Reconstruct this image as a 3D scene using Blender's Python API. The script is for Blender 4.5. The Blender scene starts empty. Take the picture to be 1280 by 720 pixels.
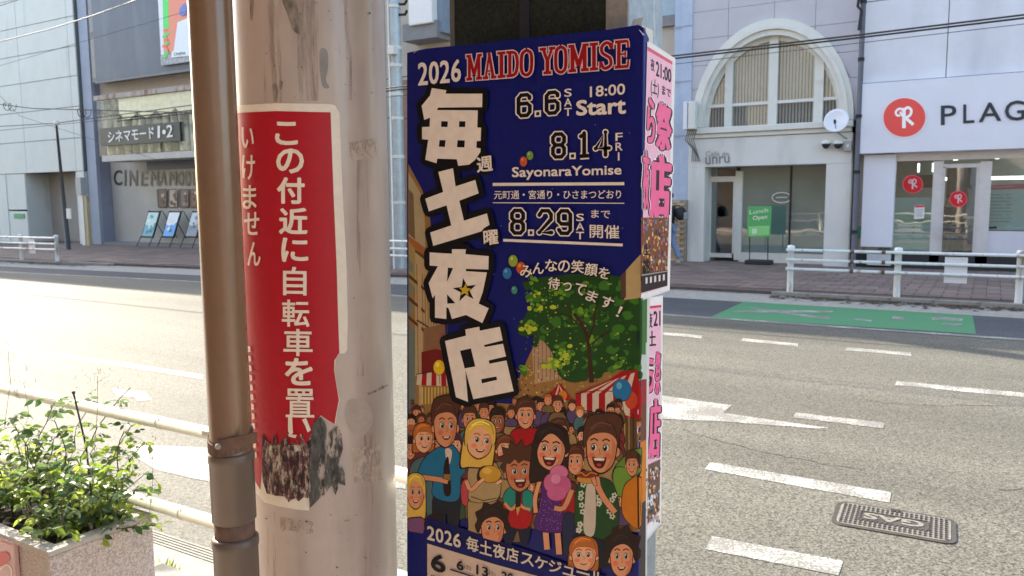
import bpy, bmesh, math, random
from mathutils import Vector, Matrix
random.seed(7)
SC = bpy.context.scene
COL = SC.collection
R = math.radians

# ---------------------------------------------------------------- camera
YAW, PITCH, ROLL, FPX, EYE = R(31.0), R(6.32), R(-0.43), 1000.0, 1.7
_f = Vector((-math.sin(YAW)*math.cos(PITCH), math.cos(YAW)*math.cos(PITCH), -math.sin(PITCH)))
_r0 = Vector((math.cos(YAW), math.sin(YAW), 0)); _u0 = _r0.cross(_f)
_r = _r0*math.cos(ROLL) + _u0*math.sin(ROLL); _u = -_r0*math.sin(ROLL) + _u0*math.cos(ROLL)
EYEP = Vector((0, 0, EYE))
cd = bpy.data.cameras.new('camera'); cam = bpy.data.objects.new('camera', cd); COL.objects.link(cam)
mw = Matrix((( _r.x, _u.x, -_f.x), (_r.y, _u.y, -_f.y), (_r.z, _u.z, -_f.z))).to_4x4()
cam.matrix_world = Matrix.Translation(EYEP) @ mw
cd.sensor_width = 36; cd.lens = FPX/1280*36; cd.clip_start = .05; cd.clip_end = 2000
cd.dof.use_dof = True; cd.dof.focus_distance = 1.55; cd.dof.aperture_fstop = 12
SC.camera = cam

# ---------------------------------------------------------------- light
SUN_AZ, SUN_EL = 70.0, 33.5          # degrees to the left of +Y (towards -X), and above the horizon
W = bpy.data.worlds.new("World"); SC.world = W; W.use_nodes = True
nt = W.node_tree; bg = nt.nodes['Background']; sky = nt.nodes.new('ShaderNodeTexSky')
sky.sky_type = 'NISHITA'; sky.sun_disc = False; sky.sun_elevation = R(SUN_EL); sky.sun_rotation = R(-SUN_AZ)
sky.air_density = 1.2; sky.dust_density = 2.0
nt.links.new(sky.outputs[0], bg.inputs[0]); bg.inputs[1].default_value = .15
sl = bpy.data.lights.new('sun', 'SUN'); so = bpy.data.objects.new('sun', sl); COL.objects.link(so)
sl.energy = 2.7; sl.angle = R(.5); sl.color = (1, .91, .74)
SUND = Vector((-math.sin(R(SUN_AZ))*math.cos(R(SUN_EL)), math.cos(R(SUN_AZ))*math.cos(R(SUN_EL)), math.sin(R(SUN_EL))))
so.rotation_euler = SUND.to_track_quat('Z', 'Y').to_euler()
so.location = (0, 0, 40)
SC.view_settings.view_transform = 'Standard'; SC.view_settings.look = 'None'
SC.view_settings.exposure = 1.95; SC.view_settings.gamma = 1
SC.render.engine = 'CYCLES'

# ---------------------------------------------------------------- points on real planes seen along a line of sight
def ray(x, y): return _r*((x-640)/FPX) - _u*((y-360)/FPX) + _f
def onz(x, y, z=0.): d = ray(x, y); return EYEP + d*((z-EYE)/d.z)
def ony(x, y, Y): d = ray(x, y); return EYEP + d*(Y/d.y)
def onx(x, y, X): d = ray(x, y); return EYEP + d*(X/d.x)

# ---------------------------------------------------------------- tagging
def tag(o, label=None, cat=None, group=None, kind=None):
    if label: o['label'] = label
    if cat: o['category'] = cat
    if group: o['group'] = group
    if kind: o['kind'] = kind
    return o
def empty(name, loc=(0, 0, 0), label=None, cat=None, group=None):
    o = bpy.data.objects.new(name, None); COL.objects.link(o); o.location = loc
    o.empty_display_size = .1
    return tag(o, label, cat, group)
def wloc(o):
    l = Vector((0, 0, 0))
    while o: l += o.location; o = o.parent
    return l

# ---------------------------------------------------------------- materials
def _n(nt, t, **k):
    n = nt.nodes.new(t)
    for a, b in k.items(): setattr(n, a, b)
    return n
MC = {}
def mat(name, col, rough=.6, var=.10, scale=6., bump=.0, bscale=None, metal=0., spec=.5, col2=None, thr=None, stretch=None, coat=0., dirt=None):
    if name in MC: return MC[name]
    m = bpy.data.materials.new(name); m.use_nodes = True; nt = m.node_tree; b = nt.nodes['Principled BSDF']
    L = nt.links.new
    tc = _n(nt, 'ShaderNodeTexCoord'); mp = _n(nt, 'ShaderNodeMapping'); L(tc.outputs['Object'], mp.inputs[0])
    if stretch: mp.inputs['Scale'].default_value = stretch
    nz = _n(nt, 'ShaderNodeTexNoise'); nz.inputs['Scale'].default_value = scale; nz.inputs['Detail'].default_value = 6; nz.inputs['Roughness'].default_value = .65
    L(mp.outputs[0], nz.inputs['Vector'])
    cr = _n(nt, 'ShaderNodeValToRGB'); e = cr.color_ramp.elements
    c2 = col2 or tuple(min(1, c*(1+var)) for c in col)
    c1 = col if col2 else tuple(c*(1-var) for c in col)
    lo, hi = thr or (.3, .7)
    e[0].position = lo; e[1].position = hi; e[0].color = (*c1, 1); e[1].color = (*c2, 1)
    L(nz.outputs[0], cr.inputs[0]); out = cr.outputs[0]
    if dirt:
        dn = _n(nt, 'ShaderNodeTexNoise'); dn.inputs['Scale'].default_value = dirt[0]; dn.inputs['Detail'].default_value = 8
        dm = _n(nt, 'ShaderNodeMapping'); dm.inputs['Scale'].default_value = (1, 1, .25); L(tc.outputs['Object'], dm.inputs[0]); L(dm.outputs[0], dn.inputs['Vector'])
        dr = _n(nt, 'ShaderNodeValToRGB'); dr.color_ramp.elements[0].position = dirt[1]; dr.color_ramp.elements[1].position = dirt[1]+dirt[2]
        dr.color_ramp.elements[0].color = (0, 0, 0, 1); dr.color_ramp.elements[1].color = (1, 1, 1, 1); L(dn.outputs[0], dr.inputs[0])
        mx = _n(nt, 'ShaderNodeMix', data_type='RGBA'); L(dr.outputs[0], mx.inputs[0]); L(out, mx.inputs[6]); mx.inputs[7].default_value = (*dirt[3], 1); out = mx.outputs[2]
    L(out, b.inputs['Base Color'])
    b.inputs['Roughness'].default_value = rough; b.inputs['Metallic'].default_value = metal
    b.inputs['Specular IOR Level'].default_value = spec; b.inputs['Coat Weight'].default_value = coat; b.inputs['Coat Roughness'].default_value = .18
    if bump:
        n2 = _n(nt, 'ShaderNodeTexNoise'); n2.inputs['Scale'].default_value = bscale or scale*4; n2.inputs['Detail'].default_value = 5
        L(mp.outputs[0], n2.inputs['Vector'])
        bp = _n(nt, 'ShaderNodeBump'); bp.inputs['Strength'].default_value = bump; bp.inputs['Distance'].default_value = .01
        L(n2.outputs[0], bp.inputs['Height']); L(bp.outputs[0], b.inputs['Normal'])
    MC[name] = m; return m
def printmat(name, rough=.4, spec=.5, grime=.12, coat=0.):
    if name in MC: return MC[name]
    m = bpy.data.materials.new(name); m.use_nodes = True; nt = m.node_tree; b = nt.nodes['Principled BSDF']; L = nt.links.new
    at = _n(nt, 'ShaderNodeAttribute', attribute_name='Col'); tc = _n(nt, 'ShaderNodeTexCoord')
    nz = _n(nt, 'ShaderNodeTexNoise'); nz.inputs['Scale'].default_value = 60; nz.inputs['Detail'].default_value = 6; L(tc.outputs['Object'], nz.inputs['Vector'])
    mr = _n(nt, 'ShaderNodeMapRange'); mr.inputs[1].default_value = .3; mr.inputs[2].default_value = .7; mr.inputs[3].default_value = 1-grime; mr.inputs[4].default_value = 1.0
    L(nz.outputs[0], mr.inputs[0])
    mx = _n(nt, 'ShaderNodeMix', data_type='RGBA', blend_type='MULTIPLY'); mx.inputs[0].default_value = 1
    L(at.outputs['Color'], mx.inputs[6]); L(mr.outputs[0], mx.inputs[7]); L(mx.outputs[2], b.inputs['Base Color'])
    b.inputs['Roughness'].default_value = rough; b.inputs['Specular IOR Level'].default_value = spec; b.inputs['Coat Weight'].default_value = coat
    n3 = _n(nt, 'ShaderNodeTexNoise'); n3.inputs['Scale'].default_value = 9; n3.inputs['Detail'].default_value = 3; L(tc.outputs['Object'], n3.inputs['Vector'])
    bp = _n(nt, 'ShaderNodeBump'); bp.inputs['Strength'].default_value = .12; bp.inputs['Distance'].default_value = .02
    L(n3.outputs[0], bp.inputs['Height']); L(bp.outputs[0], b.inputs['Normal'])
    MC[name] = m; return m
def glassmat(name, tint=(.8, .86, .84), refl=.18, alpha=.75):
    m = bpy.data.materials.new(name); m.use_nodes = True; nt = m.node_tree; L = nt.links.new
    for n in list(nt.nodes): nt.nodes.remove(n)
    o = _n(nt, 'ShaderNodeOutputMaterial'); t = _n(nt, 'ShaderNodeBsdfTransparent'); t.inputs[0].default_value = (*tint, 1)
    g = _n(nt, 'ShaderNodeBsdfGlossy'); g.inputs['Roughness'].default_value = .02; g.inputs[0].default_value = (.95, .97, 1, 1)
    fr = _n(nt, 'ShaderNodeFresnel'); fr.inputs[0].default_value = 1.5
    ad = _n(nt, 'ShaderNodeMath', operation='ADD'); ad.inputs[1].default_value = refl; L(fr.outputs[0], ad.inputs[0])
    tc = _n(nt, 'ShaderNodeTexCoord'); nz = _n(nt, 'ShaderNodeTexNoise'); nz.inputs['Scale'].default_value = 1.2; L(tc.outputs['Object'], nz.inputs['Vector'])
    bp = _n(nt, 'ShaderNodeBump'); bp.inputs['Strength'].default_value = .05; bp.inputs['Distance'].default_value = .05; L(nz.outputs[0], bp.inputs['Height']); L(bp.outputs[0], g.inputs['Normal'])
    ge = _n(nt, 'ShaderNodeNewGeometry'); iv = _n(nt, 'ShaderNodeMath', operation='SUBTRACT'); iv.inputs[0].default_value = 1; L(ge.outputs['Backfacing'], iv.inputs[1])
    mu = _n(nt, 'ShaderNodeMath', operation='MULTIPLY', use_clamp=True); L(ad.outputs[0], mu.inputs[0]); L(iv.outputs[0], mu.inputs[1])
    mx = _n(nt, 'ShaderNodeMixShader'); L(mu.outputs[0], mx.inputs[0]); L(t.outputs[0], mx.inputs[1]); L(g.outputs[0], mx.inputs[2]); L(mx.outputs[0], o.inputs[0])
    return m
def emitmat(name, col, s):
    m = bpy.data.materials.new(name); m.use_nodes = True; b = m.node_tree.nodes['Principled BSDF']
    b.inputs['Base Color'].default_value = (*col, 1); b.inputs['Emission Color'].default_value = (*col, 1); b.inputs['Emission Strength'].default_value = s
    return m
def asphalt(name, lo, hi, warm):
    m = bpy.data.materials.new(name); m.use_nodes = True; nt = m.node_tree; b = nt.nodes['Principled BSDF']; L = nt.links.new
    tc = _n(nt, 'ShaderNodeTexCoord')
    vo = _n(nt, 'ShaderNodeTexVoronoi'); vo.inputs['Scale'].default_value = 110; L(tc.outputs['Object'], vo.inputs['Vector'])
    bw = _n(nt, 'ShaderNodeRGBToBW'); L(vo.outputs['Color'], bw.inputs[0])
    nz = _n(nt, 'ShaderNodeTexNoise'); nz.inputs['Scale'].default_value = 38; nz.inputs['Detail'].default_value = 4; L(tc.outputs['Object'], nz.inputs['Vector'])
    mm = _n(nt, 'ShaderNodeMath', operation='MULTIPLY_ADD'); mm.inputs[1].default_value = .65; L(bw.outputs[0], mm.inputs[0]); 
    m2 = _n(nt, 'ShaderNodeMath', operation='MULTIPLY'); m2.inputs[1].default_value = .35; L(nz.outputs[0], m2.inputs[0]); L(m2.outputs[0], mm.inputs[2])
    cr = _n(nt, 'ShaderNodeValToRGB'); e = cr.color_ramp.elements; e[0].position = .2; e[1].position = .9
    e[0].color = (*lo, 1); e[1].color = (*hi, 1); L(mm.outputs[0], cr.inputs[0])
    big = _n(nt, 'ShaderNodeTexNoise'); big.inputs['Scale'].default_value = .55; big.inputs['Detail'].default_value = 7; big.inputs['Roughness'].default_value = .6
    mp = _n(nt, 'ShaderNodeMapping'); mp.inputs['Scale'].default_value = (.22, 1.5, 1); L(tc.outputs['Object'], mp.inputs[0]); L(mp.outputs[0], big.inputs['Vector'])
    mr = _n(nt, 'ShaderNodeMapRange'); mr.inputs[1].default_value = .3; mr.inputs[2].default_value = .7; mr.inputs[3].default_value = .70; mr.inputs[4].default_value = 1.14; L(big.outputs[0], mr.inputs[0])
    mx = _n(nt, 'ShaderNodeMix', data_type='RGBA', blend_type='MULTIPLY'); mx.inputs[0].default_value = 1; L(cr.outputs[0], mx.inputs[6]); L(mr.outputs[0], mx.inputs[7])
    L(mx.outputs[2], b.inputs['Base Color']); b.inputs['Roughness'].default_value = .74; b.inputs['Specular IOR Level'].default_value = .36
    bp = _n(nt, 'ShaderNodeBump'); bp.inputs['Strength'].default_value = .35; bp.inputs['Distance'].default_value = .004
    L(vo.outputs['Distance'], bp.inputs['Height']); L(bp.outputs[0], b.inputs['Normal'])
    return m
def paint(name, col, wear=.42, under=(.13, .13, .12)):
    m = bpy.data.materials.new(name); m.use_nodes = True; nt = m.node_tree; b = nt.nodes['Principled BSDF']; L = nt.links.new
    tc = _n(nt, 'ShaderNodeTexCoord'); nz = _n(nt, 'ShaderNodeTexNoise'); nz.inputs['Scale'].default_value = 70; nz.inputs['Detail'].default_value = 6; nz.inputs['Roughness'].default_value = .75
    L(tc.outputs['Object'], nz.inputs['Vector'])
    n2 = _n(nt, 'ShaderNodeTexNoise'); n2.inputs['Scale'].default_value = 4; L(tc.outputs['Object'], n2.inputs['Vector'])
    ad = _n(nt, 'ShaderNodeMath', operation='MULTIPLY_ADD'); ad.inputs[1].default_value = .35; L(n2.outputs[0], ad.inputs[0]); L(nz.outputs[0], ad.inputs[2])
    cr = _n(nt, 'ShaderNodeValToRGB'); e = cr.color_ramp.elements; e[0].position = wear+.16; e[1].position = wear+.26
    e[0].color = (*under, 1); e[1].color = (*col, 1); L(ad.outputs[0], cr.inputs[0]); L(cr.outputs[0], b.inputs['Base Color'])
    b.inputs['Roughness'].default_value = .6
    bp = _n(nt, 'ShaderNodeBump'); bp.inputs['Strength'].default_value = .3; bp.inputs['Distance'].default_value = .003; L(nz.outputs[0], bp.inputs['Height']); L(bp.outputs[0], b.inputs['Normal'])
    return m

# ---------------------------------------------------------------- mesh builder
class MB:
    def __init__(s): s.v = []; s.f = []; s.c = []; s.sm = []
    def poly(s, pts, col=None, sm=False):
        i = len(s.v); s.v += [tuple(p) for p in pts]; s.f.append(tuple(range(i, i+len(pts)))); s.c.append(col); s.sm.append(sm)
    def box(s, x0, x1, y0, y1, z0, z1, col=None):
        i = len(s.v); s.v += [(x0,y0,z0),(x1,y0,z0),(x1,y1,z0),(x0,y1,z0),(x0,y0,z1),(x1,y0,z1),(x1,y1,z1),(x0,y1,z1)]
        for q in ((0,3,2,1),(4,5,6,7),(0,1,5,4),(1,2,6,5),(2,3,7,6),(3,0,4,7)): s.f.append(tuple(i+k for k in q)); s.c.append(col); s.sm.append(False)
        return s
    def prism(s, pts, d, col=None):     # polygon pts (3D) swept by vector d, closed
        n = len(pts); i = len(s.v); d = Vector(d)
        s.v += [tuple(p) for p in pts] + [tuple(Vector(p)+d) for p in pts]
        s.f.append(tuple(range(i, i+n))); s.f.append(tuple(range(i+2*n-1, i+n-1, -1)))
        for k in range(n): s.f.append((i+(k+1)%n, i+k, i+n+k, i+n+(k+1)%n))
        s.c += [col]*(n+2); s.sm += [False]*(n+2); return s
    def tube(s, pts, r, n=8, cap=True, col=None):
        pts = [Vector(p) for p in pts]; rs = r if isinstance(r, (list, tuple)) else [r]*len(pts); base = len(s.v)
        up = Vector((0, 0, 1))
        for k, p in enumerate(pts):
            d = (pts[min(k+1, len(pts)-1)]-pts[max(k-1, 0)]).normalized()
            a = d.cross(up) if abs(d.z) < .95 else d.cross(Vector((0, 1, 0))); a.normalize(); b = d.cross(a)
            for j in range(n): t = 2*math.pi*j/n; s.v.append(tuple(p+(a*math.cos(t)+b*math.sin(t))*rs[k]))
        for k in range(len(pts)-1):
            for j in range(n):
                a = base+k*n+j; b2 = base+k*n+(j+1)%n; s.f.append((a, b2, b2+n, a+n)); s.c.append(col); s.sm.append(True)
        if cap:
            s.f.append(tuple(range(base, base+n))); s.f.append(tuple(range(base+len(pts)*n-1, base+(len(pts)-1)*n-1, -1))); s.c += [col]*2; s.sm += [False]*2
        return s
    def lathe(s, cx, cy, prof, n=32, col=None):     # prof: list of (r, z)
        base = len(s.v)
        for r, z in prof:
            for j in range(n): t = 2*math.pi*j/n; s.v.append((cx+r*math.cos(t), cy+r*math.sin(t), z))
        for k in range(len(prof)-1):
            for j in range(n):
                a = base+k*n+j; b2 = base+k*n+(j+1)%n; s.f.append((a, b2, b2+n, a+n)); s.c.append(col); s.sm.append(True)
        return s
    def mesh(s, name, m, org=Vector((0, 0, 0))):
        me = bpy.data.meshes.new(name); me.from_pydata([tuple(Vector(p)-org) for p in s.v], [], s.f)
        if any(c is not None for c in s.c):
            at = me.color_attributes.new('Col', 'FLOAT_COLOR', 'CORNER'); k = 0
            for pi, p in enumerate(me.polygons):
                c = s.c[pi] or (1, 1, 1)
                for _ in range(p.loop_total): at.data[k].color = (c[0], c[1], c[2], 1); k += 1
        for p, q in zip(me.polygons, s.sm): p.use_smooth = q
        if isinstance(m, (list, tuple)):
            for q in m: me.materials.append(q)
        elif m: me.materials.append(m)
        return me
    def build(s, name, m, parent=None, bevel=0, org=None, **tg):
        po = wloc(parent) if parent else Vector((0, 0, 0))
        org = Vector(org) if org is not None else po
        me = s.mesh(name, m, org); o = bpy.data.objects.new(name, me); COL.objects.link(o)
        if parent: o.parent = parent; o.location = org-po
        else: o.location = org
        if bevel:
            b = o.modifiers.new('bevel', 'BEVEL'); b.width = bevel; b.segments = 2; b.limit_method = 'ANGLE'
        tag(o, tg.get('label'), tg.get('cat'), tg.get('group'), tg.get('kind'))
        return o
def BX(*a): return MB().box(*a)
def inst(name, me, parent, loc, rot=None, scale=None):
    o = bpy.data.objects.new(name, me); COL.objects.link(o); o.parent = parent; o.location = loc
    if rot: o.rotation_euler = rot
    if scale: o.scale = scale
    return o

# ---------------------------------------------------------------- lettering
_TX = {}
def glyphs(body, bold=.0, cut=0, fit=True):
    key = (body, bold, cut)
    if key in _TX: return _TX[key]
    cu = bpy.data.curves.new('t', 'FONT'); cu.body = body; cu.offset = bold; cu.resolution_u = 3
    o = bpy.data.objects.new('t', cu); COL.objects.link(o)
    me = bpy.data.meshes.new_from_object(o.evaluated_get(bpy.context.evaluated_depsgraph_get()))
    bpy.data.objects.remove(o); bpy.data.curves.remove(cu)
    xs = [v.co.x for v in me.vertices]; ys = [v.co.y for v in me.vertices]
    x0, x1, y0, y1 = min(xs), max(xs), min(ys), max(ys)
    bm = bmesh.new(); bm.from_mesh(me); bpy.data.meshes.remove(me)
    for k in range(1, cut):
        bmesh.ops.bisect_plane(bm, geom=bm.verts[:]+bm.edges[:]+bm.faces[:], plane_co=(x0+(x1-x0)*k/cut, 0, 0), plane_no=(1, 0, 0))
    bm.verts.index_update()
    v = [((q.co.x-x0)/(x1-x0), (q.co.y-y0)/max(1e-6, y1-y0)) for q in bm.verts]; f = [tuple(w.index for w in q.verts) for q in bm.faces]
    bm.free(); _TX[key] = (v, f); return v, f
def smooth(pts, k=4, closed=True):
    out = []; n = len(pts)
    for i in range(n if closed else n-1):
        p0, p1, p2, p3 = (pts[(i-1) % n], pts[i], pts[(i+1) % n], pts[(i+2) % n]) if closed else (pts[max(i-1, 0)], pts[i], pts[i+1], pts[min(i+2, n-1)])
        for j in range(k):
            t = j/k
            out.append(tuple(.5*((2*p1[a])+(-p0[a]+p2[a])*t+(2*p0[a]-5*p1[a]+4*p2[a]-p3[a])*t*t+(-p0[a]+3*p1[a]-3*p2[a]+p3[a])*t**3) for a in (0, 1)))
    if not closed: out.append(pts[-1])
    return out
def srgb(r, g, b): return tuple(((c/255)/12.92 if c/255 <= .04045 else ((c/255+.055)/1.055)**2.4) for c in (r, g, b))
class Print:
    """flat print on a surface: shapes given where they are seen, laid on the surface by fn(x, y, height)"""
    STEP = 1.0e-5
    def __init__(s, fn, h0=2e-4, step=None): s.fn = fn; s.h = h0; s.m = MB(); s.step = step or s.STEP
    def up(s): s.h += s.step; return s.h
    def poly(s, pts, col, inv=False):
        h = s.up(); s.m.poly([s.fn(x, y, h) for x, y in pts], col)
    def smo(s, pts, col, k=4): s.poly(smooth(pts, k), col)
    def ell(s, cx, cy, rx, ry, col, rot=0, n=16):
        c, q = math.cos(rot), math.sin(rot)
        s.poly([(cx+rx*math.cos(2*math.pi*i/n)*c-ry*math.sin(2*math.pi*i/n)*q, cy+rx*math.cos(2*math.pi*i/n)*q+ry*math.sin(2*math.pi*i/n)*c) for i in range(n)], col)
    def line(s, pts, w, col, closed=False):
        pts = list(pts)+([pts[0]] if closed else [])
        L, Rr = [], []
        for i, p in enumerate(pts):
            a = pts[max(i-1, 0)]; b = pts[min(i+1, len(pts)-1)]
            dx, dy = b[0]-a[0], b[1]-a[1]; d = math.hypot(dx, dy) or 1; nx, ny = -dy/d, dx/d
            L.append((p[0]+nx*w/2, p[1]+ny*w/2)); Rr.append((p[0]-nx*w/2, p[1]-ny*w/2))
        h = s.up()
        for i in range(len(pts)-1): s.m.poly([s.fn(x, y, h) for x, y in (L[i], L[i+1], Rr[i+1], Rr[i])], col)
    def fat(s, pts, w, col, closed=True):      # heavy outline with round corners
        n = len(pts)
        for i in range(n if closed else n-1):
            s.line([pts[i], pts[(i+1) % n]], 2*w, col)
        for p in pts: s.ell(p[0], p[1], w, w, col, n=8)
    def text(s, body, quad, col, bold=.02, cut=0):
        (ax, ay), (bx, by), (cx, cy), (dx, dy) = quad   # TL TR BR BL
        if bold > .001:      # heavier weight: the same glyph laid down several times, slightly shifted
            r = bold*min(math.hypot(dx-ax, dy-ay), 1.5*math.hypot(bx-ax, by-ay)/max(1, len(body)*(.6 if ord(body[0]) < 256 else 1)))*(1.0 if ord(body[0]) > 255 else 1.35)
            ax += r*.8; dx += r*.8; bx -= r*.8; cx -= r*.8; ay += r*.8; by += r*.8; cy -= r*.8; dy -= r*.8
            k = 4 if r < .8 else (8 if r < 2 else 12); st = s.step; s.step = min(st, 2e-6) if s.step < 5e-5 else st*.25
            for j in range(k):
                t = 2*math.pi*(j+.5)/k; ox, oy = r*math.cos(t), r*math.sin(t)
                s.text(body, ((ax+ox, ay+oy), (bx+ox, by+oy), (cx+ox, cy+oy), (dx+ox, dy+oy)), col, 0, cut)
            s.step = st
        v, f = glyphs(body, 0, cut)
        h = s.up(); i = len(s.m.v)
        for u, w in v:
            t = 1-w
            x = (ax*(1-u)+bx*u)*(1-t)+(dx*(1-u)+cx*u)*t; y = (ay*(1-u)+by*u)*(1-t)+(dy*(1-u)+cy*u)*t
            s.m.v.append(tuple(s.fn(x, y, h)))
        for q in f: s.m.f.append(tuple(i+k for k in q)); s.m.c.append(col); s.m.sm.append(False)
    def build(s, name, m, parent=None, **k): return s.m.build(name, m, parent, **k)
def grow(quad, d):
    (ax, ay), (bx, by), (cx, cy), (dx, dy) = quad
    return ((ax-d, ay-d), (bx+d, by-d), (cx+d, cy+d), (dx-d, dy+d))
# ================================================================ GROUND AND ROAD
m_asph = asphalt('road asphalt', (.036, .034, .028), (.27, .255, .205), 1)
m_asph2 = asphalt('dark bluish asphalt', (.035, .037, .042), (.12, .125, .135), 1)
m_conc = mat('gutter concrete', (.30, .285, .25), .85, .18, 14, bump=.3, bscale=90)
m_kerb = mat('kerb concrete', (.27, .26, .24), .85, .2, 9, bump=.3, bscale=60, dirt=(3, .5, .15, (.09, .085, .07)))
m_white = paint('road white paint', (.74, .72, .64), .53, (.2, .19, .17))
m_whitew = paint('worn white paint', (.56, .56, .50), .54, (.17, .17, .15))
m_green = paint('green lane paint', (.055, .22, .095), .33, (.09, .16, .10))
BX(-400, 400, -300, 500, -1, -.3).build('ground', mat('earth', (.14, .12, .09), .95, .2, 2), kind='structure')
def kerbY(X):
    for (a, ya), (b, yb) in (((-60, 10.2), (-23, 11.8)), ((-23, 11.8), (-15, 12.6)), ((-15, 12.6), (-6, 13.5)), ((-6, 13.5), (60, 13.62))):
        if X <= b: return ya+(yb-ya)*(X-a)/(b-a)
    return 13.6
rd = MB()
xs = [-60, -50, -40, -32, -23, -19, -15, -10, -6, 0, 8, 20, 40]
for a, b in zip(xs, xs[1:]): rd.poly([(a, 2.3, 0), (b, 2.3, 0), (b, kerbY(b)-.38, 0), (a, kerbY(a)-.38, 0)])
rd.build('road', m_asph, kind='structure')
g = MB()
for a, b in zip(xs, xs[1:]): g.poly([(a, kerbY(a)-.42, .004), (b, kerbY(b)-.42, .004), (b, kerbY(b)+.02, .085), (a, kerbY(a)+.02, .085)])
g.build('far_gutter', m_conc, kind='structure')
# darker, bluish bicycle strip beside the far gutter
g = MB()
for a, b in zip(xs, xs[1:]): g.poly([(a, min(11.12, kerbY(a)-1.5), .003), (b, min(11.12, kerbY(b)-1.5), .003), (b, kerbY(b)-.42, .003), (a, kerbY(a)-.42, .003)])
g.build('bicycle_strip', m_asph2, kind='structure')
# near gutter and kerb
ng = empty('near_gutter'); ng['kind'] = 'structure'
gm = MB().box(-40, 12, 2.06, 2.36, -.05, .006)
gm.build('gutter_slab', m_conc, ng)
gm = MB()
for k in range(5): gm.box(-12, 3, 2.365+k*.02, 2.377+k*.02, -.02, .008)
gm.build('gutter_edge_ribs', m_conc, ng, kind='stuff')
me = BX(-.298, .298, 0, .15, -.2, .15).mesh('kerb_stone', m_kerb)
nk = empty('near_kerb', (0, 1.9, 0)); nk['kind'] = 'structure'
for k in range(26): inst('kerb_stone', me, nk, (-8.7+.6*k, 0, 0))
m_pave = mat('near paving', (.46, .37, .30), .85, .15, 5, bump=.3, bscale=50)
BX(-40, 12, -6, 1.9, -.2, .145).build('near_sidewalk', m_pave, kind='structure')

def mark(name, pts, label, cat, m=m_white, z=.003, group=None):
    mb = MB(); mb.poly([(p.x, p.y, z) for p in [onz(x, y, 0) for x, y in pts]])
    return mb.build(name, m, label=label, cat=cat, group=group)
dg = 'painted dashes across the lane'
mark('lane_dash', [(829, 415.5), (877, 419.5), (877, 423), (829, 419)], 'short white dash beside the poster edge, leftmost of the far row of dashes', 'road marking', group='far row of lane dashes')
mark('lane_dash', [(929, 423), (998, 430), (997, 433.5), (926, 426.5)], 'short white dash in the middle of the far row of dashes', 'road marking', group='far row of lane dashes')
mark('lane_dash', [(1059, 434.5), (1139, 441), (1139, 445), (1056, 438)], 'short white dash at the right end of the far row, below the green patch', 'road marking', group='far row of lane dashes')
mark('lane_dash', [(1121, 476.5), (1330, 496), (1330, 502), (1119, 481.5)], 'long white lane dash that runs out of the picture at the right', 'road marking')
mark('lane_dash', [(995, 516), (1106, 529), (1104, 536), (991, 522)], 'white dash right of the tip of the painted arrow', 'road marking', group='dashes across the near lanes')
mark('lane_dash', [(888, 578), (1114, 616), (1112, 629), (881, 587)], 'long white dash that ends above the oblong gas cover', 'road marking', group='dashes across the near lanes')
mark('lane_dash', [(890, 670.5), (1054, 702), (1048, 720), (882, 687)], 'nearest white dash at the bottom edge, left of the gas cover', 'road marking', group='dashes across the near lanes')
mark('lane_arrow', [(700, 478), (830, 495), (914, 507), (904, 516.5), (1036, 535.5), (1020, 536), (900, 527), (828, 524), (700, 512)], 'white painted arrow stem that tapers to a thin point on the road', 'road marking')
mark('lane_line', [(-60, 423), (0, 430.5), (254, 468.5), (254, 474.5), (0, 435), (-60, 427)], 'solid white line on the sunlit lane at the left, above the plant', 'road marking')
mark('worn_letters', [(140, 486), (182, 490), (190, 500), (172, 502), (168, 496), (146, 496)], 'worn scrap of white marking above the guard pipe', 'road marking', m_whitew)
mark('turn_arrow', [(160, 556), (258, 560), (330, 585), (430, 580), (509, 595), (507, 612), (430, 600), (300, 610), (240, 598), (196, 588), (172, 574)], 'broad white turn arrow behind the brown pipe and the pole', 'road marking', m_whitew)
# white edge line beside the bicycle strip
g = MB()
for a, b in zip(xs, xs[1:]): g.poly([(a, min(11.04, kerbY(a)-1.6), .006), (b, min(11.04, kerbY(b)-1.6), .006), (b, min(11.19, kerbY(b)-1.45), .006), (a, min(11.19, kerbY(a)-1.45), .006)])
g.build('edge_line', m_whitew, label='long faded white line along the dark bicycle strip across the road', cat='road marking')
gr = empty('bicycle_lane_patch', onz(1060, 398), 'green painted bicycle lane patch with worn white symbols beside the far kerb', 'road marking')
def flat(pts, z): mb = MB(); mb.poly([(p.x, p.y, z) for p in [onz(x, y, 0) for x, y in pts]]); return mb
flat([(931, 377), (1215, 390.5), (1220, 418), (888, 397)], .0065).build('green_ground', m_green, gr)
for pts in ([(934, 384), (960, 388), (1040, 389), (1042, 391), (985, 392), (1038, 397), (1036, 400), (1026, 399), (970, 391.5), (915, 391), (918, 389), (948, 389)], [(1066, 398), (1090, 401), (1088, 403), (1070, 400.5)], [(1116, 396), (1131, 396.8), (1130, 400.5), (1115, 399.6)], [(1164, 396.5), (1204, 399), (1203, 402), (1165, 400)], [(1178, 405), (1204, 405.5), (1196, 408), (1176, 407)]):
    flat(pts, .0085).build('white_symbol', m_whitew, gr)
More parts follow.
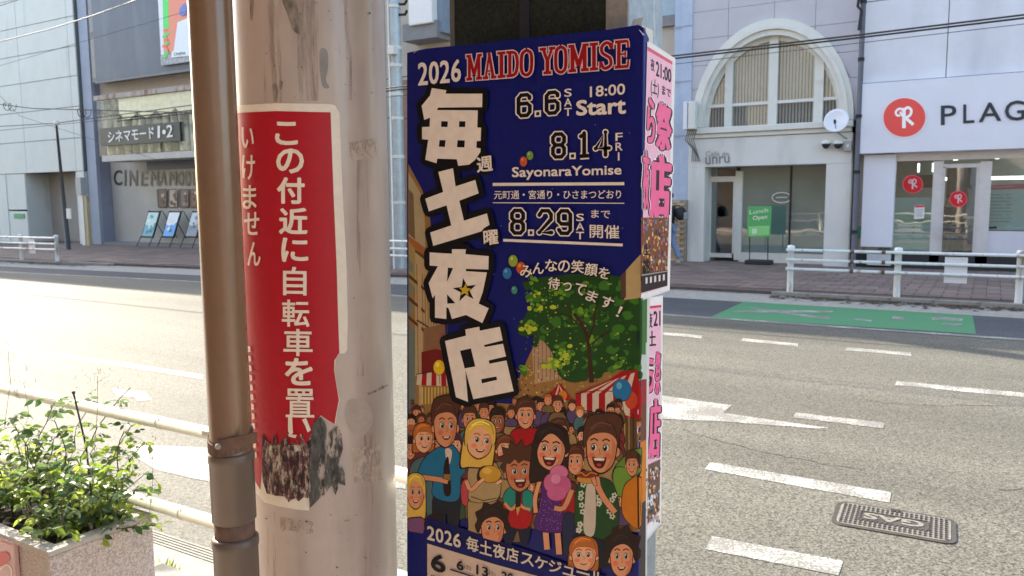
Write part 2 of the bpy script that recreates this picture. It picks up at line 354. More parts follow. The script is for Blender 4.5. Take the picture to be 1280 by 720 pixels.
# oblong gas cover
gc = Vector((-.372, 4.49, 0)); gas = empty('gas_cover', gc, 'oblong cast iron gas cover with raised studs set in the road', 'manhole cover'); gas.rotation_euler.z = R(2.5)
m_iron = mat('cast iron', (.085, .076, .066), .55, .3, 20, metal=.35, bump=.2); m_iron2 = mat('worn iron', (.27, .245, .205), .5, .25, 30, metal=.2)
def rr(w, d, r, n=5):
    o = []
    for cx, cy, a0 in ((w-r, d-r, 0), (-w+r, d-r, 90), (-w+r, -d+r, 180), (w-r, -d+r, 270)):
        for k in range(n+1): t = R(a0+90*k/n); o.append((cx+r*math.cos(t), cy+r*math.sin(t)))
    return o
def local(mb, name, m, par, **k):
    me = mb.mesh(name, m); o = inst(name, me, par, (0, 0, 0)); tag(o, None, None, None, k.get('kind')); return o
mb = MB(); mb.prism([(x, y, .001) for x, y in rr(.29, .18, .06)], (0, 0, .005)); local(mb, 'frame', m_iron, gas)
mb = MB(); mb.prism([(x, y, .0062) for x, y in rr(.266, .156, .045)], (0, 0, .002)); local(mb, 'plate', m_iron2, gas); local(BX(-.157, .157, -.058, .058, .0084, .0092), 'name_panel', m_iron, gas)
mb = MB()
for i in range(22):
    for j in range(10):
        x = -.245+i*.0233; y = -.132+j*.0293
        if abs(x) < .165 and abs(y) < .068: continue
        mb.box(x-.0065, x+.0065, y-.008, y+.008, .0084, .0125)
local(mb, 'studs', m_iron, gas, kind='stuff')
mb = MB()
for q in ((-.165, .165, -.066, -.058), (-.165, .165, .058, .066), (-.165, -.157, -.058, .058), (.157, .165, -.058, .058)): mb.box(*q, .0084, .0125)
local(mb, 'name_border', m_iron, gas)
v, f = glyphs('GAS', .03)
mb = MB(); mb.v = [(.145-.29*a,   .045-.09*b, .0125) for a, b in v]; mb.f = [q for q in f]; mb.c = [None]*len(f); mb.sm = [False]*len(f)
local(mb, 'lettering', m_iron2, gas)
local(BX(-.02, .03, .135, .165, .0085, .013), 'lifting_slot', mat('slot', (.02, .02, .02), .9), gas)

# hairline cracks in the near lanes
rc_ = random.Random(12); m_crk = mat('crack', (.022, .021, .018), .95, .3, 30)
for (x, y), lab, n_, dx, dy in (((-1.9, 5.6), 'fine crack wandering across the lane beside the poster edge', 26, .055, -.012), ((-.9, 7.1), 'fine crack between the long dash and the short dash in the middle lanes', 30, .06, .018), ((.1, 5.3), 'fine crack on the road behind the gas cover', 22, .05, .03)):
    P = []; 
    for k in range(n_): P.append((x, y)); x += dx*rc_.uniform(.4, 1.6); y += dy+rc_.gauss(0, .022)
    mb = MB()
    for (x0, y0), (x1, y1) in zip(P, P[1:]): w = rc_.uniform(.0015, .005); mb.poly([(x0, y0-w, .0022), (x1, y1-w, .0022), (x1, y1+w, .0022), (x0, y0+w, .0022)])
    mb.build('road_crack', m_crk, label=lab, cat='crack')
# ================================================================ FAR SIDEWALK with tiles
m_base = mat('sidewalk bed', (.10, .075, .065), .9, .2, 6)
fs = empty('far_sidewalk'); fs['kind'] = 'structure'
mb = MB()
for a, b in zip(xs, xs[1:]): mb.prism([(a, kerbY(a)+.15, -.1), (b, kerbY(b)+.15, -.1), (b, 19.6, -.1), (a, 19.6, -.1)], (0, 0, .235))
mb.build('sidewalk_bed', m_base, fs)
tiles = [mat('paving tile %d' % k, c, .8, .14, 7, bump=.25, bscale=60, dirt=(1.2, .52, .2, (.12, .09, .08))) for k, c in enumerate(((.18, .13, .108), (.15, .108, .092), (.205, .148, .122)))]
TW, TD = .397, .297
tme = [BX(0, TW-.012, 0, TD-.012, .10, .15).mesh('paving_tile', t) for t in tiles]
cand = []
X = -31.0
while X < 7.5:
    Y = kerbY(X)+.18 if X > -6 else kerbY(X)+.18
    row = math.floor(Y/TD)+1; Y = row*TD
    while Y+TD < 19.4:
        off = TW/2 if round(Y/TD) % 2 else 0
        cand.append((X+off, Y)); Y += TD
    X += TW
def vis(x, y):
    q = Vector((x+.2, y+.15, .15))-EYEP; d = q.dot(_f)
    if d < 1: return 0
    px = 640+FPX*q.dot(_r)/d
    if px > 1290 or px < 70: return 0
    if 238 < px < 488 or 511 < px < 830: return 0
    if y > 17.3 and px < 240: return 0
    return 1/d
cand.sort(key=lambda c: -vis(*c))
for x, y in cand[:290]: inst('paving_tile', random.choice(tme), fs, (x, y, random.uniform(-.002, .002)))
mbs = [MB() for _ in tiles]
for x, y in cand[290:]: h = random.uniform(-.002, .002); random.choice(mbs).box(x, x+TW-.012, y, y+TD-.012, .10, .15+h)
for k, q in enumerate(mbs): q.build('far_paving_tiles', tiles[k], fs, kind='stuff')
fk = empty('far_kerb'); fk['kind'] = 'structure'
me = BX(-.297, .297, -.0, .15, -.1, .145).mesh('kerb_stone', m_kerb)
X = -31.
while X < 8:
    # dropped kerb in front of the cinema forecourt and café
    a = math.atan2(kerbY(X+.3)-kerbY(X-.3), .6); low = -19.5 < X < -3.2
    inst('kerb_stone', me, fk, (X, kerbY(X), -.06 if low else 0), (0, 0, a)); X += .6
m_dirt = mat('gutter dirt', (.05, .04, .03), .95, .4, 30, bump=.5)
mb = MB(); rng = random.Random(3)
for k in range(1500):
    x = rng.uniform(-3.1, 6) if k < 1100 else rng.uniform(-28, -20.); y = kerbY(x)-abs(rng.gauss(0, .09)); s_ = rng.uniform(.01, .045)
    zz_=.085-.2*max(0,kerbY(x)-y); mb.poly([(x-s_, y, zz_+.008), (x, y-s_*.7, zz_+.006), (x+s_, y+.2*s_, zz_+.02), (x+.2*s_, y+s_, zz_+.012)])
mb.build('kerb_litter', mat('dead leaves', (.09, .065, .04), .9, .4, 9), kind='stuff', label='dead leaves and grit along the far kerb', cat='leaves')

# ================================================================ helpers for facades
def rc(x0, y0, x1, y1, Y):
    a = ony(x0, y0, Y); b = ony(x1, y1, Y); return a.x, b.x, b.z, a.z     # X0 X1 Z0 Z1
def fb(x0, y0, x1, y1, Y, t, back=0):                                    # box standing t proud of plane Y
    a, b, c, d = rc(x0, y0, x1, y1, Y); return BX(a, b, Y-t, Y+back, c, d)
def onwall(Y): return lambda x, y, h: ony(x, y, Y-h*8)
FY = 19.2
m_glass = glassmat('shop glass'); m_dark = mat('dark interior', (.03, .03, .03), .9)
m_steel = mat('window frame', (.62, .62, .63), .35, .06, 8, metal=.3)

# ---------------------------------------------------------------- shop on the right
sh = empty('shop_building', (3, FY, 0), 'white panelled shop building with a round red emblem over its glass front', 'building')
m_pan = mat('white cladding', (.68, .69, .73), .45, .05, 2, dirt=(.8, .50, .25, (.50, .52, .555)))
m_sgn = mat('white sign sheet', (.73, .74, .81), .4, .03, 2)
XL = ony(1076, 100, FY).x; Zs1 = ony(1180, 99, FY).z; Zs0 = ony(1180, 189.5, FY).z; seam = ony(1184, 60, FY).x; XR = 8.0
BX(XL, XR, FY+.06, FY+.3, 0, .5).build('plinth', m_dark, sh)
BX(XL+.005, XR-.01, FY+.06, FY+.3, Zs0+.1, 15.4).build('wall', mat('backing', (.12, .12, .13), .9), sh)
PW = seam-XL
zz = [Zs1+.03, Zs1+1.75, Zs1+3.5, Zs1+5.3, Zs1+7.1, Zs1+9, 15.4]
for j in range(len(zz)-1):
    for x0 in [XL+k*PW for k in range(5)]:
        BX(x0+.008, min(XR, x0+PW)-.008, FY, FY+.055, zz[j]+.01, zz[j+1]-.01).build('wall_panel', m_pan, sh)
BX(XL-.03, XR, FY-.22, FY+.05, Zs0, Zs1).build('sign_band', m_sgn, sh, bevel=.01)
SP = FY-.224
pr = Print(onwall(SP), h0=.0004, step=.0002)
pr.ell(1130.5, 146.8, 27.8, 25.6, srgb(240, 225, 228), rot=-.1, n=40); pr.ell(1130.5, 146.8, 26.3, 24.2, srgb(238, 84, 78), rot=-.1, n=40)
def emblem(pr, cx, cy, s, col):
    T = lambda q: [(cx+s*a, cy+s*b) for a, b in q]
    pr.line(T([(-.02, -.45), (-.02, .45)]), .16*s, col)
    pr.line(T(smooth([(-.02, -.3), (-.2, -.42), (-.38, -.28), (-.33, -.12), (-.18, -.12)], 4, False)), .1*s, col)
    pr.line(T(smooth([(-.02, -.34), (.14, -.47), (.3, -.36), (.26, -.14), (.05, .0)], 4, False)), .12*s, col)
    pr.line(T([(.03, -.02), (.22, .14), (.40, .3)]), .14*s, col)
    pr.line(T([(-.2, -.28), (-.02, .02)]), .09*s, col)
emblem(pr, 1130.5, 147.5, 28, srgb(255, 255, 255))
pr.build('round_emblem', printmat('sign print', .35, grime=.03), sh)
pr = Print(onwall(SP), h0=.0006, step=.0002)
for ch, q in (('P', ((1176, 132), (1195.5, 131), (1195.5, 155.5), (1176, 156.5))), ('L', ((1204, 130.5), (1218, 130), (1218, 153.5), (1204, 154.5))), ('A', ((1223.5, 128.5), (1251.5, 127.5), (1251.5, 151), (1223.5, 153))), ('G', ((1256, 126.5), (1281, 125), (1281, 150), (1256, 151.5))), ('E', ((1291, 124.5), (1307, 124), (1307, 147.5), (1291, 148.5)))):
    pr.text(ch, q, srgb(38, 52, 66), .012)
pr.build('sign_lettering', printmat('sign print'), sh)
# ground floor: white pier at the left, glazing set back
GY = FY+.12
fb(1080.5, 194, 1115, 309, FY, .05, .2).build('white_pier', m_sgn, sh, bevel=.006)
a, b, c, d = rc(1084, 314, 1113, 333, FY)
BX(a, b, FY-.02, FY+.2, .2, c+.26).build('pier_box', mat('grey box', (.5, .53, .55), .6), sh)
Xa = ony(1116, 250, GY).x; Zt = ony(1180, 200, GY).z
def fbox(name, x0, y0, x1, y1, m, t=.05, back=.03, Y=GY, par=sh): return fb(x0, y0, x1, y1, Y, t, back).build(name, m, par)
BX(Xa, XR, GY-.06, GY+.05, Zt, Zs0).build('header', m_steel, sh)
for n_, x0, x1 in (('mullion', 1167.5, 1173), ('mullion', 1225.5, 1233)): fb(x0, 202, x1, 332, GY, .06, .05).build(n_, m_steel, sh)
dr = fb(1173.2, 205.5, 1225.3, 209, GY, .03, .03).build('door', m_steel, sh)
for x0, y0, x1, y1 in ((1173.2, 209, 1176, 331), (1221, 209, 1225.3, 331), (1176, 323, 1221, 331)): fb(x0, y0, x1, y1, GY, .03, .03).build('door_rail', m_steel, dr)
fb(1171, 283, 1172.6, 297, GY, .12, -.07).build('door_handle', m_steel, dr)
gla = MB()
fb(1117, 201, 1167.5, 332, GY, .01, 0).build('window_pane', m_glass, sh)
fb(1176, 209, 1221, 322, GY, .01, 0).build('door_pane', m_glass, dr)
x0 = ony(1233, 250, GY).x
BX(x0, XR-.4, GY-.01, GY, ony(1250, 289, GY).z, Zt).build('window_pane', m_glass, sh)
BX(x0, XR-.4, GY-.04, GY+.02, .28, ony(1250, 289, GY).z).build('lower_panel', mat('panel white', (.60, .60, .66), .5, .04), sh)
m_frost = mat('frosted film', (.42, .54, .50), .35, .08, 3)
fb(1117, 247, 1167.5, 332, GY+.03, .0, .004).build('frosted_film', m_frost, sh)
fb(1233.5, 237, 1290, 288, GY+.03, .0, .004).build('price_film', m_frost, sh)
m_pr = printmat('sign print')
pr = Print(onwall(GY+.025), h0=.0004, step=.0002)
pr.poly([(1238, 231.5), (1300, 229), (1300, 235.5), (1238, 237)], srgb(200, 40, 60))
pr.text('PRICE MENU', ((1240, 233), (1266, 232), (1266, 234.2), (1240, 235.2)), srgb(235, 190, 195), .01)
for k in range(9):
    y = 243+k*4.2; pr.poly([(1238, y), (1252+3*(k % 3), y), (1252+3*(k % 3), y+.7), (1238, y+.7)], srgb(90, 110, 105)); pr.poly([(1258, y), (1262+3*(k % 2), y), (1262+3*(k % 2), y+.7), (1258, y+.7)], srgb(90, 110, 105))
pr.poly([(1236, 283.5), (1246, 283), (1246, 285.5), (1236, 286)], srgb(30, 40, 40))
pr.build('price_lettering', m_pr, sh)
def roundel(cx, cy, rx, ry):
    pr = Print(onwall(GY-.02), h0=.0005, step=.0002)
    pr.ell(cx, cy, rx, ry, srgb(235, 90, 100), n=28); pr.ell(cx, cy, rx-1, ry-1, srgb(205, 22, 42), n=28); emblem(pr, cx, cy, rx*1.05, srgb(225, 190, 190)); return pr
roundel(1141, 230.3, 12.8, 11.6).build('round_sticker', m_pr, sh, label='round red window sticker')
roundel(1198, 248.8, 11.2, 10.2).build('round_sticker', m_pr, dr)
pr = Print(onwall(GY-.02), h0=.0005, step=.0002)
pr.poly([(1143, 256.5), (1156, 256), (1155, 273), (1142.5, 274)], srgb(215, 218, 215)); pr.poly([(1143.5, 256.8), (1156, 256.4), (1156, 259), (1143.5, 259.5)], srgb(215, 60, 70))
for k in range(4): pr.poly([(1145, 262+k*2.5), (1153, 261.7+k*2.5), (1153, 262.3+k*2.5), (1145, 262.6+k*2.5)], srgb(150, 150, 150))
pr.build('window_notice', m_pr, sh)
# inside of the shop
m_in = mat('shop wall inside', (.42, .42, .38), .8); m_fl = mat('shop floor', (.28, .22, .16), .4)
RY = GY+6
BX(XL+.1, XR, GY+.1, RY, .10, .15).build('shop_floor', m_fl, sh)
BX(XL+.1, XR, RY, RY+.1, .15, Zs0+.3).build('shop_back_wall', m_in, sh)
BX(XL+.02, XL+.12, GY+.1, RY, .15, Zs0+.3).build('shop_side_wall', m_in, sh); BX(XR-.1, XR, FY+.0, RY, .15, Zs0+.3).build('shop_side_wall', m_in, sh)
BX(XL+.1, XR, FY+.31, RY, Zs0+.1, Zs0+.2).build('shop_ceiling', mat('ceiling', (.24, .25, .23), .8), sh)
m_tube = emitmat('fluorescent tube', (.93, 1, .96), 1.6)
cz = Zs0-.02
for k, (p, q) in enumerate((((-.9, 20.6), (-.9, 23.4)), ((.0, 20.4), (.0, 23.4)), ((1.0, 20.2), (1.0, 23.4)), ((2.2, 20.2), (2.2, 23.4)), ((4, 20.2), (4, 23.4)))):
    t = MB(); t.box(p[0]-.05, p[0]+.05, p[1], q[1], cz-.0, cz+.05); t.build('ceiling_light', m_tube, sh)
BX(-1.6, 2.4, 23.9, 24.0, cz-.5, cz-.42).build('ceiling_light', m_tube, sh)
for X_ in (-1.55, -1.25): BX(X_-.02, X_+.02, 20.9, 20.94, cz-.35, cz-.15).build('spot_light', m_tube, sh)
BX(-1.62, -1.2, 21.2, 21.25, 1.9, 2.2).build('display_rail', m_dark, sh)
cb = empty('shop_counter', (.2, 22.5, .15), 'low brown counter seen through the glass shop door', 'counter')
BX(-.6, 1.3, 22.3, 22.9, .15, 1.15).build('counter_body', mat('counter wood', (.2, .15, .1), .5), cb); BX(-.65, 1.35, 22.25, 22.95, 1.15, 1.2).build('counter_top', m_in, cb)
bk = empty('black_cabinet', (-.75, 23, .15), 'tall black cabinet behind the person in the shop doorway', 'cabinet')
BX(-1.05, -.3, 22.9, 23.3, .15, 2.45).build('cabinet_body', mat('black cabinet paint', (.02, .02, .022), .4), bk); BX(-1.0, -.69, 22.88, 22.9, .3, 2.3).build('cabinet_door', mat('cabinet door', (.05, .05, .055), .3), bk)

for (x0_, x1_, y0_, nm_) in ((XL, XR, FY+.3, sh),):
    BX(x0_+.005, x1_-.01, y0_, FY+9, 15.2, 15.38).build('roof', m_dark, nm_); BX(x0_+.005, x1_-.01, FY+9, FY+9.2, 0, 15.38).build('rear_wall', m_dark, nm_); BX(x0_+.006, x0_+.1, FY+.31, FY+9, 0, 15.2).build('side_wall', m_dark, nm_)
# narrow tiled wall between café and shop, with its dark pipe
gapw = empty('tiled_party_wall', (ony(1073, 250, FY+.15).x, FY+.15, 0), 'narrow strip of beige wall tiles between cafe and shop', 'wall')
x0 = ony(1066, 250, FY+.15).x; x1 = ony(1081.5, 250, FY+.15).x
BX(x0, x1, FY+.15, FY+.5, .1, Zs0+.3).build('wall_core', mat('mortar', (.3, .28, .26), .9), gapw)
m_bt = mat('beige tile', (.46, .40, .34), .6, .12, 4); bw = (x1-x0)/2
me = BX(0, bw-.01, 0, .02, 0, .055).mesh('wall_tile', m_bt)
for k in range(46):
    for j in range(2): inst('wall_tile', me, gapw, (x0-gapw.location.x+j*bw+.005, -.02, .2+k*.066))
fb(1073, 283, 1076.5, 298, FY+.12, .02, 0).build('green_plate', mat('green plate', (.03, .28, .12), .5), gapw)

# ---------------------------------------------------------------- café building
cf = empty('cafe_building', (-4.6, FY, 0), 'cream cafe building with a large arched window over a glass shopfront', 'building')
m_cr = mat('cream render', (.66, .66, .62), .7, .05, 1.5, dirt=(1.6, .52, .25, (.5, .49, .45)))
m_li = mat('lilac cladding', (.50, .48, .505), .6, .06, 1.5)
m_wf = mat('window white', (.68, .68, .62), .5, .05, 5)
cL = ony(863, 150, FY).x; cR = ony(1071, 150, FY).x
Zsill = ony(965, 155, FY).z; cx = (ony(866, 140, FY).x+ony(1068, 140, FY).x)/2; RO = (ony(1068, 140, FY).x-ony(866, 140, FY).x)/2
Ztop = ony(966, 24, FY).z; RZ = Ztop-Zsill
Zf = ony(955, 207, FY).z          # underside of fascia
# upper wall: cladding panels around an arch opening (arch hole cut by building the wall from strips)
WT = .3
def archz(x, k=1.0):
    u = (x-cx)/(RO*k); return Zsill+RZ*k*math.sqrt(max(0, 1-u*u)) if abs(u) < 1 else Zsill
wl = MB(); n = 40; xsA = [cL]+[cx-RO*.97+2*RO*.97*i/n for i in range(n+1)]+[cR]
for a, b in zip(xsA, xsA[1:]):
    za = archz(a, .97); zb = archz(b, .97)
    wl.prism([(a, FY+.02, za), (b, FY+.02, zb), (b, FY+.02, 15.2), (a, FY+.02, 15.2)], (0, WT, 0))
wl.build('upper_wall', m_li, cf)
# cladding joints (recessed look: thin shadow gaps between proud panels, cut round the arch)
rows = [Zsill]+[ony(900, y, FY).z for y in (110, 80, 46, 12)]
rows += [rows[-1]+.85*k for k in range(1, 9)]
cols_ = [cL, ony(911, 10, FY).x, cx+.05, ony(1020, 10, FY).x, cR]
for z0, z1 in zip(rows, rows[1:]):
    for a, b in zip(cols_, cols_[1:]):
        if z1 <= Ztop+.02:   # panel is trimmed by the arch
            m_ = MB(); k = 6; lo = []
            for i in range(k+1):
                x = a+.006+(b-a-.012)*i/k; lo.append((x, max(z0+.006, min(archz(x, 1.0), z1-.006))))
            if all(z > z1-.02 for x, z in lo): continue
            m_.prism([(x, FY-.01, z) for x, z in lo]+[(b-.006, FY-.01, z1-.005), (a+.006, FY-.01, z1-.005)], (0, .029, 0)); m_.build('wall_panel', m_li, cf)
        else: BX(a+.004, b-.004, FY-.01, FY+.019, z0+.004, z1-.004).build('wall_panel', m_li, cf)
# arch surround with stepped moulding
def archring(k0, k1, y0, y1, name, m, par=cf):
    mb = MB(); n = 48; P = []
    for i in range(n+1):
        t = math.pi*i/n; P.append((math.cos(t), math.sin(t)))
    for (c1, s1), (c2, s2) in zip(P, P[1:]):
        q = [(cx+RO*k0*c1, y0, Zsill+RZ*k0*s1), (cx+RO*k1*c1, y0, Zsill+RZ*k1*s1), (cx+RO*k1*c2, y0, Zsill+RZ*k1*s2), (cx+RO*k0*c2, y0, Zsill+RZ*k0*s2)]
        mb.prism(q, (0, y1-y0, 0))
    return mb.build(name, m, par)
archring(.94, 1.0, FY-.10, FY, 'arch_moulding', m_wf); archring(.90, .94, FY-.14, FY+.02, 'arch_moulding', m_wf); archring(.845, .90, FY-.08, FY+.2, 'arch_moulding', m_wf)
aw = empty('arched_window', (cx, FY+.1, Zsill)); aw.parent = cf; aw.location = Vector((cx, FY+.1, Zsill))-cf.location
KI = .845
mb = MB(); mb.prism([(cx+RO*KI*math.cos(math.pi*i/40), FY+.16, Zsill+RZ*KI*math.sin(math.pi*i/40)) for i in range(41)], (0, .004, 0)); mb.build('pane', m_glass, aw)
mb = MB(); mb.prism([(cx+RO*.9*math.cos(math.pi*i/40), FY+.42, Zsill+RZ*.9*math.sin(math.pi*i/40)) for i in range(41)], (0, .02, 0)); mb.build('dark_room', mat('curtain shade', (.10, .10, .09), .9), aw)
for X_, w in ((ony(910, 100, FY).x, .09), (ony(965.5, 100, FY).x, .10), (ony(1023, 100, FY).x, .10)):
    zt = Zsill+RZ*.86*math.sqrt(max(0, 1-((X_-cx)/(RO*.86))**2)); BX(X_-w, X_+w, FY+.06, FY+.15, Zsill, zt).build('mullion', m_wf, aw)
ztr = ony(965, 128, FY+.1).z
BX(cx-RO*.83, cx+RO*.83, FY+.08, FY+.14, ztr-.035, ztr+.035).build('transom', m_wf, aw)
archring(.80, .846, FY+.10, FY+.155, 'window_frame', m_wf)
m_sl = mat('pale blind', (.66, .64, .58), .7, .08)
nsl = 42
for i in range(nsl):
    x = cx-RO*.83+2*RO*.83*(i+.5)/nsl; zt = Zsill+RZ*.84*math.sqrt(max(0, 1-((x-cx)/(RO*.84))**2))
    BX(x-.018, x+.022, FY+.24, FY+.26, Zsill+.02, zt).build('blind_slat', m_sl, aw)
BX(cL-.04, cR-.05, FY-.2, FY+.02, Zsill-.16, Zsill-.02).build('sill', m_wf, cf, bevel=.015)
BX(cL-.0, cR-.08, FY-.14, FY+.02, Zsill-.26, Zsill-.165).build('sill_moulding', m_wf, cf, bevel=.01)
# fascia and piers
LY = FY-.10
BX(cL, cR-.06, LY, FY+.25, Zf, Zsill-.27).build('fascia', m_cr, cf, bevel=.01)
xa = ony(880, 260, LY).x; xb = ony(1031, 260, LY).x
BX(cL, xa, LY+.004, FY+.9, .1, Zf).build('pier', m_cr, cf); BX(xb, cR-.06, LY+.004, FY+.9, .1, Zf).build('pier', m_cr, cf)
CY = FY+.45   # shopfront plane, set back under the fascia
BX(xa, xb, FY+.25, FY+3.5, Zf+.0, Zf+.1).build('soffit', m_cr, cf)
def cb_(name, x0, y0, x1, y1, m, t=.05, back=.03): return fb(x0, y0, x1, y1, CY, t, back).build(name, m, cf)
cb_('mullion', 920.5, 214, 926.5, 325, m_wf, .06, .06)
d2 = cb_('door', 884, 221, 921, 227, m_wf)
for q in ((884, 227, 888, 322), (917.5, 227, 921, 322), (888, 316, 917.5, 322)): fb(*q, CY, .05, .03).build('door_rail', m_wf, d2)
fb(888, 227, 917.5, 316, CY, .005, 0).build('door_pane', m_glass, d2)
a, b, c, d = rc(877, 212, 921, 221, CY)
BX(xa, b, CY-.01, CY, d-.28, Zf).build('transom_pane', m_glass, cf)
a, b, c, d = rc(926.5, 214, 989, 317, CY); b2 = ony(988, 260, CY).x
BX(a, b2-.02, CY-.012, CY-.004, c, Zf).build('window_pane', m_glass, cf)
BX(b2-.02, b2+.02, CY-.03, CY+.02, c, Zf).build('mullion', m_dark, cf); BX(b2+.02, xb+.4, CY-.012, CY-.004, c, Zf).build('window_pane', m_glass, cf)
BX(a, xb+.4, CY-.05, CY+.05, .12, c).build('window_base', m_wf, cf)
# inside of the cafe
m_ci = mat('cafe wall inside', (.30, .33, .33), .8, .08)
BX(xa-.2, b2+3, CY+2.9, CY+3, .15, Zf+.4).build('cafe_back_wall', m_ci, cf); BX(a-.03, a+.03, CY+.05, CY+2.9, .15, Zf).build('cafe_partition', m_ci, cf)
BX(a+.03, xb+.4, CY+.03, CY+.035, .15, Zf).build('reflection_sheet', mat('cafe glass reflection', (.36, .42, .42), .8, .10, 1.2), cf)  # pale sheet behind the panes; the street's reflection is put into its colour
BX(xa-.2, xb+.4, FY+.3, CY+2.9, .10, .149).build('cafe_floor', m_fl, cf)
cb_('display_post', 944, 216, 949, 300, mat('beige post', (.6, .52, .42), .7), -.15, .2)
pr = Print(onwall(LY), h0=.0006, step=.0002)
pr.text('Café de', ((882, 189), (911.5, 189.5), (911.5, 194.5), (882, 195.5)), srgb(150, 150, 148), .01)
pr.text('unru', ((881.5, 196), (912, 194.6), (912, 203.5), (881.5, 206)), srgb(128, 130, 132), .02)
pr.build('cafe_lettering', m_pr, cf)
pr = Print(onwall(CY-.014), h0=.0006, step=.0002); pr.line([(977+12*math.cos(t/12*6.283), 247+6.5*math.sin(t/12*6.283)) for t in range(13)], 1.2, srgb(215, 220, 220))
pr.line([(970, 247), (984, 246.5)], 1, srgb(205, 212, 212)); pr.build('window_logo', m_pr, cf)
BX(cL, cR, FY+.33, FY+9, 15.0, 15.19).build('roof', m_dark, cf); BX(cL, cR, FY+9, FY+9.2, 0, 15.19).build('rear_wall', m_dark, cf); BX(cR-.1, cR, FY+1, FY+9, 0, 15).build('side_wall', m_dark, cf); BX(cL, cL+.1, FY+1, FY+9, 0, 15).build('side_wall', m_dark, cf)
BX(cL+.1, cR-.1, CY+.6, FY+9, Zf+.5, Zf+.6).build('upper_floor', m_dark, cf)
# wall mounted dish, lamps, meter box, small cameras
ds = empty('satellite_dish', ony(1046, 150, FY-.3), 'small round white satellite dish under the right end of the arched window', 'dish')
dc = ony(1046, 151.5, FY-.35); mb = MB(); nrm = Vector((-.1, -1, .25)).normalized(); ax = nrm.cross(Vector((0, 0, 1))).normalized(); ay = nrm.cross(ax)
pts_ = []
for j in range(6):
    rj = .265*j/5
    for i in range(24): t = 2*math.pi*i/24; mb.v.append(tuple(dc+(ax*math.cos(t)+ay*math.sin(t))*rj+nrm*(.05*(j/5)**2)))
for j in range(5):
    for i in range(24): q = (j*24+i, j*24+(i+1) % 24, (j+1)*24+(i+1) % 24, (j+1)*24+i); mb.f.append(q); mb.c.append(None); mb.sm.append(True)
o = mb.build('reflector', mat('dish white', (.75, .77, .82), .35, .03), ds); sdm = o.modifiers.new('s', 'SOLIDIFY'); sdm.thickness = .01
MB().tube([dc+Vector((0, -.02, -.25)), dc+nrm*.14+Vector((0, 0, -.07))], .008).build('feed_arm', m_dark, ds); MB().tube([dc+nrm*.14+Vector((0, 0, -.10)), dc+nrm*.17+Vector((0, 0, -.02))], .025).build('receiver', m_dark, ds)
MB().tube([dc-nrm*.02, dc+Vector((.02, .1, -.25)), dc+Vector((.25, .33, -.42))], .018).build('bracket', mat('bracket grey', (.25, .25, .25), .5), ds)
for k, (x, lab) in enumerate(((1032.5, 'left of the two dark round lamps under the satellite dish'), (1047.5, 'right of the two dark round lamps under the satellite dish'))):
    p = ony(x, 181, LY-.12); e = empty('wall_lamp', p, lab, 'lamp', 'two round lamps on the cafe front')
    MB().lathe(p.x, p.y, [(.001, p.z-.09), (.05, p.z-.075), (.085, p.z-.02), (.09, p.z+.02)], 16).build('dark_dome', mat('smoked dome', (.03, .03, .035), .2), e)
    MB().lathe(p.x, p.y, [(.095, p.z+.02), (.1, p.z+.05), (.07, p.z+.09), (.001, p.z+.1)], 16).build('housing', m_wf, e); BX(p.x-.02, p.x+.02, p.y, LY, p.z+.03, p.z+.07).build('arm', m_wf, e)
p = ony(1061, 182, LY); e = empty('wall_box', p, 'small grey box on the cafe front beside the round lamps', 'box')
BX(p.x-.09, p.x+.07, LY-.12, LY, p.z-.12, p.z+.1).build('box_body', mat('grey plastic', (.35, .36, .36), .5), e, bevel=.01); BX(p.x-.03, p.x+.02, LY-.13, LY-.121, p.z-.04, p.z+.02).build('box_door', m_wf, e)
p = ony(864, 144, LY); e = empty('meter_box', p, 'white upright cable box at the left foot of the arch', 'box')
a, b, c, d = rc(857.5, 128, 872, 162, LY-.1)
BX(a+.12, b, LY-.3, LY-.1, c, d).build('box_body', m_wf, e, bevel=.02); BX(a, a+.1, LY-.3, LY-.1, c-.0, d).build('side_box', m_sgn, e, bevel=.01)
mb = MB()
for k in range(5): xo = k*.05; mb.tube([(a+.1+xo, LY-.2, c), (a+.05+xo, LY-.25, c-.25), (a+.2+.04*k, LY-.15, c-.45-.06*k), (a+.15+xo, LY-.05, c-.75)], .014, 6)
mb.build('hanging_cables', mat('cable grey', (.2, .19, .17), .6), e)
# dark rain pipe up the joint between the buildings
px_ = ony(1073.5, 150, FY-.2).x
e = empty('rain_pipe', (px_, FY-.2, .15), 'dark rain pipe running up between the cafe and the shop', 'pipe')
MB().tube([(px_, FY-.2, .15), (px_, FY-.2, 15)], .055, 12).build('pipe', mat('dark pipe paint', (.10, .10, .11), .5, .2), e)
for z in (.9, 2.2, 3.4, 4.6, 5.8): MB().tube([(px_, FY-.2, z), (px_, FY-.2, z+.07)], .068, 12).build('clamp', m_dark, e)
z = ony(1075, 8, FY-.25).z; MB().tube([(px_-.06, FY-.28, z-.5), (px_-.02, FY-.3, z-.1), (px_-.1, FY-.28, z), (px_-.05, FY-.28, z+.4)], .03).build('cable_knot', m_dark, e)

